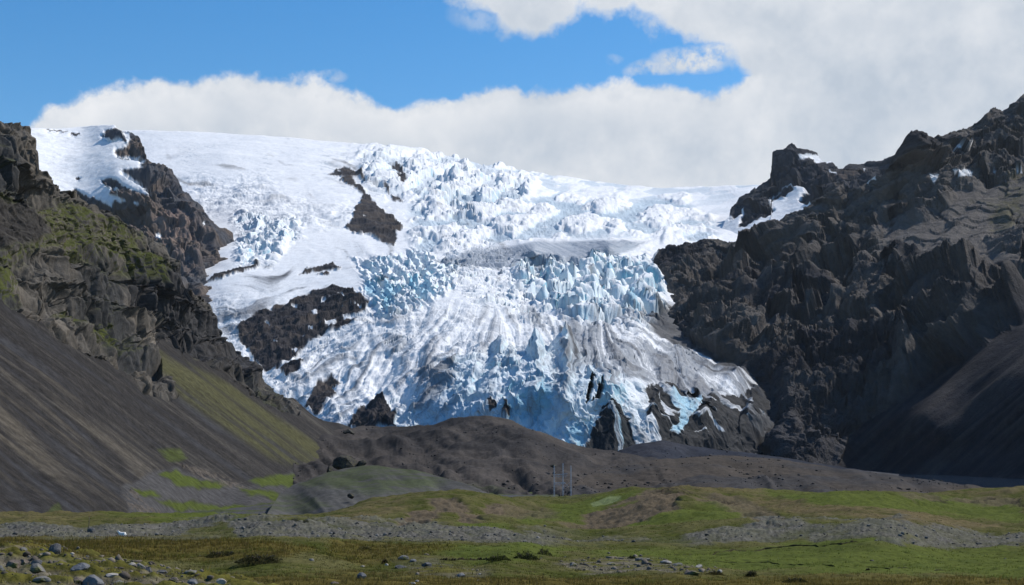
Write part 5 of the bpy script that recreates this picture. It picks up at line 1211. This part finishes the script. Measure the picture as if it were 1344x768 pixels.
def build_world():
    w = bpy.data.worlds.new('World'); bpy.context.scene.world = w; w.use_nodes = True
    nt = w.node_tree; bg = nt.nodes['Background']
    sky = node(nt, 'ShaderNodeTexSky', sky_type='NISHITA', sun_disc=False)
    sky.sun_elevation = SUN_EL; sky.sun_rotation = SUN_AZ; sky.air_density = 1.0; sky.dust_density = .25; sky.ozone_density = 2.2; sky.altitude = 100
    hs = node(nt, 'ShaderNodeHueSaturation'); hs.inputs['Saturation'].default_value = 1.40; hs.inputs['Value'].default_value = 1.26
    nt.links.new(sky.outputs['Color'], hs.inputs['Color'])
    tc = node(nt, 'ShaderNodeTexCoord'); sep = node(nt, 'ShaderNodeSeparateXYZ')
    nt.links.new(tc.outputs['Generated'], sep.inputs[0])
    def mth(op, a, b=None, c=None, clamp=False):
        n = node(nt, 'ShaderNodeMath', operation=op, use_clamp=clamp)
        for i, v in enumerate((a, b, c)):
            if v is None: continue
            if isinstance(v, (int, float)): n.inputs[i].default_value = v
            else: nt.links.new(v, n.inputs[i])
        return n.outputs[0]
    az = mth('ARCTAN2', sep.outputs['X'], sep.outputs['Y'])
    el = mth('ARCSINE', sep.outputs['Z'])
    def azel(px, py):
        x, z = ray(px, py); x = float(x); z = float(z); n = math.sqrt(x * x + 1 + z * z)
        return math.atan2(x, 1), math.asin(z / n)
    A0, A1 = -.62, .62
    u = mth('DIVIDE', mth('SUBTRACT', az, A0), A1 - A0, clamp=True)
    ES = .6
    def ramp(pts):
        r = node(nt, 'ShaderNodeValToRGB'); cr = r.color_ramp; cr.interpolation = 'CARDINAL'
        st = []
        for px, py in pts:
            a, e = azel(px, py); st.append(((a - A0) / (A1 - A0), max(0, e / ES)))
        while len(cr.elements) < len(st): cr.elements.new(.5)
        for e_, (p, v) in zip(cr.elements, st): e_.position = p
        for e_, (p, v) in zip(cr.elements, st): e_.color = (v, v, v, 1)
        nt.links.new(u, r.inputs[0])
        return mth('MULTIPLY', r.outputs['Color'], ES)
    def noise(scale, detail, rough, off, vec=None, sx=(1, 1, 1)):
        mp = node(nt, 'ShaderNodeMapping'); mp.inputs['Location'].default_value = off; mp.inputs['Scale'].default_value = sx
        nt.links.new(tc.outputs['Generated'] if vec is None else vec, mp.inputs['Vector'])
        n = node(nt, 'ShaderNodeTexNoise'); n.inputs['Scale'].default_value = scale; n.inputs['Detail'].default_value = detail; n.inputs['Roughness'].default_value = rough
        nt.links.new(mp.outputs[0], n.inputs['Vector']); return n.outputs['Fac']
    nA = noise(26, 9, .55, (3, 1, 2)); nB = noise(80, 8, .62, (7, 2, 5)); nC = noise(9, 5, .5, (1, 8, 4))
    wob = mth('ADD', mth('MULTIPLY', mth('SUBTRACT', nA, .5), .034), mth('MULTIPLY', mth('SUBTRACT', nB, .5), .013))
    bank = ramp([(-700,175),(-200,185),(0,182),(40,165),(60,142),(110,126),(170,112),(230,108),(320,98),(400,101),(445,112),(480,128),(515,142),(560,134),(610,122),(660,118),(760,112),(830,106),(900,107),(950,112),(985,90),(1010,40),(1060,-60),(1400,-200),(2000,-200)])
    up = ramp([(-700,-420),(0,-380),(400,-260),(540,-60),(580,-10),(610,14),(650,30),(700,48),(740,40),(800,24),(860,34),(910,52),(950,74),(985,100),(1010,130),(1100,200),(1400,250),(2000,300)])
    bl = mth('DIVIDE', mth('SUBTRACT', mth('ADD', bank, wob), el), .010)
    c1 = node(nt, 'ShaderNodeMapRange', interpolation_type='SMOOTHSTEP'); c1.inputs['From Min'].default_value = -.25; c1.inputs['From Max'].default_value = .55; nt.links.new(bl, c1.inputs['Value'])
    ul = mth('DIVIDE', mth('SUBTRACT', el, mth('ADD', up, mth('MULTIPLY', wob, 1.5))), .012)
    c2 = node(nt, 'ShaderNodeMapRange', interpolation_type='SMOOTHSTEP'); c2.inputs['From Min'].default_value = -.4; c2.inputs['From Max'].default_value = .8; nt.links.new(ul, c2.inputs['Value'])
    # the upper cloud thins out overhead
    c2t = node(nt, 'ShaderNodeMapRange', interpolation_type='SMOOTHSTEP'); c2t.inputs['From Min'].default_value = .75; c2t.inputs['From Max'].default_value = .45
    c2t.inputs['To Min'].default_value = .12; c2t.inputs['To Max'].default_value = 1
    nt.links.new(el, c2t.inputs['Value'])
    azf = node(nt, 'ShaderNodeMapRange', interpolation_type='SMOOTHSTEP'); azf.inputs['From Min'].default_value = 1.0; azf.inputs['From Max'].default_value = .5
    azf.inputs['To Min'].default_value = .1; azf.inputs['To Max'].default_value = 1; nt.links.new(mth('ABSOLUTE', az), azf.inputs['Value'])  # cloud out of view to the sides thinned to cut ambient light
    c2o = mth('MULTIPLY', mth('MULTIPLY', c2.outputs[0], c2t.outputs[0]), azf.outputs[0])
    # a loose puff in the blue gap and two wisps
    puff = 0
    for (px, py, rx, ry, k) in [(905, 80, .030, .0105, 1.0), (860, 90, .022, .006, .8), (945, 68, .018, .008, .9), (435, 100, .012, .005, .42), (805, 78, .007, .004, .3), (640, 20, .03, .012, .35)]:
        a, e = azel(px, py)
        d = mth('ADD', mth('POWER', mth('ABSOLUTE', mth('DIVIDE', mth('SUBTRACT', mth('ADD', az, mth('MULTIPLY', wob, .6)), a), rx)), 2), mth('POWER', mth('ABSOLUTE', mth('DIVIDE', mth('SUBTRACT', mth('ADD', el, mth('MULTIPLY', wob, .35)), e), ry)), 2))
        v = mth('MULTIPLY', mth('SUBTRACT', 1.25, d, clamp=True), k)
        puff = mth('MAXIMUM', puff, v)
    puff = mth('MULTIPLY', puff, mth('MULTIPLY_ADD', mth('SUBTRACT', nB, .42), 4.5, .35, clamp=True), clamp=True)
    ins = mth('MULTIPLY', 1.0, mth('GREATER_THAN', sep.outputs['Y'], 0.0))
    cov = mth('MAXIMUM', mth('MAXIMUM', c1.outputs[0], c2o), puff, clamp=True)
    cov = mth('MULTIPLY', cov, ins)
    cr = node(nt, 'ShaderNodeMix', data_type='RGBA')
    rim = mth('MULTIPLY', mth('SUBTRACT', 1.0, mth('ABSOLUTE', mth('DIVIDE', mth('SUBTRACT', bl, 1.2), 2.2)), clamp=True), mth('MULTIPLY', mth('SUBTRACT', 1.0, c2.outputs[0], clamp=True), .26))
    low = mth('MULTIPLY', mth('SUBTRACT', 1.0, mth('DIVIDE', el, .22), clamp=True), .32)
    tex = mth('ADD', mth('ADD', mth('MULTIPLY', nC, 1.25), mth('MULTIPLY', mth('SUBTRACT', nA, .5), 1.1)), mth('ADD', mth('ADD', rim, low), mth('MULTIPLY', mth('SUBTRACT', nB, .5), .35)))
    mr = node(nt, 'ShaderNodeMapRange'); mr.inputs['From Min'].default_value = .34; mr.inputs['From Max'].default_value = 1.15; nt.links.new(tex, mr.inputs['Value'])
    nt.links.new(mr.outputs[0], cr.inputs[0])
    cr.inputs[6].default_value = (.52, .59, .68, 1); cr.inputs[7].default_value = (.87, .885, .91, 1)
    BG = .11
    sc = node(nt, 'ShaderNodeVectorMath', operation='SCALE'); sc.inputs['Scale'].default_value = 1 / BG
    nt.links.new(cr.outputs[2], sc.inputs[0])
    mx = node(nt, 'ShaderNodeMix', data_type='RGBA')
    nt.links.new(cov, mx.inputs[0]); nt.links.new(hs.outputs[0], mx.inputs[6]); nt.links.new(sc.outputs[0], mx.inputs[7])
    nt.links.new(mx.outputs[2], bg.inputs['Color']); bg.inputs['Strength'].default_value = BG

def build_env():
    build_world()
    s = bpy.data.lights.new('sun', 'SUN'); s.energy = 5.0; s.angle = math.radians(.5); s.color = (1, .955, .89)
    so = bpy.data.objects.new('sun', s); COL.objects.link(so)
    from mathutils import Vector
    d = Vector((math.cos(SUN_EL) * math.sin(SUN_AZ), math.cos(SUN_EL) * math.cos(SUN_AZ), math.sin(SUN_EL)))
    so.rotation_euler = (-d).to_track_quat('-Z', 'Y').to_euler(); so.location = d * 50 + Vector((0, 40, 0))
    c = bpy.data.cameras.new('camera'); co = bpy.data.objects.new('camera', c); COL.objects.link(co)
    c.sensor_width = 36; c.lens = 36 * F / 1344; c.clip_start = .5; c.clip_end = 60000
    co.rotation_euler = (math.pi / 2 + TH, 0, 0)
    sc = bpy.context.scene; sc.camera = co
    sc.view_settings.view_transform = 'Standard'; sc.view_settings.look = 'None'; sc.view_settings.exposure = 0; sc.view_settings.gamma = 1
    sc.render.engine = 'CYCLES'; sc.cycles.max_bounces = 4; sc.cycles.diffuse_bounces = 3; sc.cycles.use_denoising = True

def build_haze():
    v, f = box(0, 4600, 860, 36000, 10400, 1860)
    me = bpy.data.meshes.new('haze'); me.from_pydata(v, [], f); o = bpy.data.objects.new('haze', me); COL.objects.link(o); o['kind'] = 'stuff'
    m = bpy.data.materials.new('haze'); m.use_nodes = True; nt = m.node_tree; nt.nodes.remove(nt.nodes['Principled BSDF'])
    pv = node(nt, 'ShaderNodeVolumePrincipled'); pv.inputs['Color'].default_value = (.72, .84, 1, 1); pv.inputs['Density'].default_value = HAZE; pv.inputs['Anisotropy'].default_value = .2
    nt.links.new(pv.outputs[0], nt.nodes['Material Output'].inputs['Volume']); me.materials.append(m)
    bpy.context.scene.cycles.volume_bounces = 0

HAZE = 0.7e-5
build_env()
build_haze()

build_ground()
build_hills()
build_glacier()
build_right_mountain()
build_left_slope()
build_nunatak()
build_horn()
build_things()
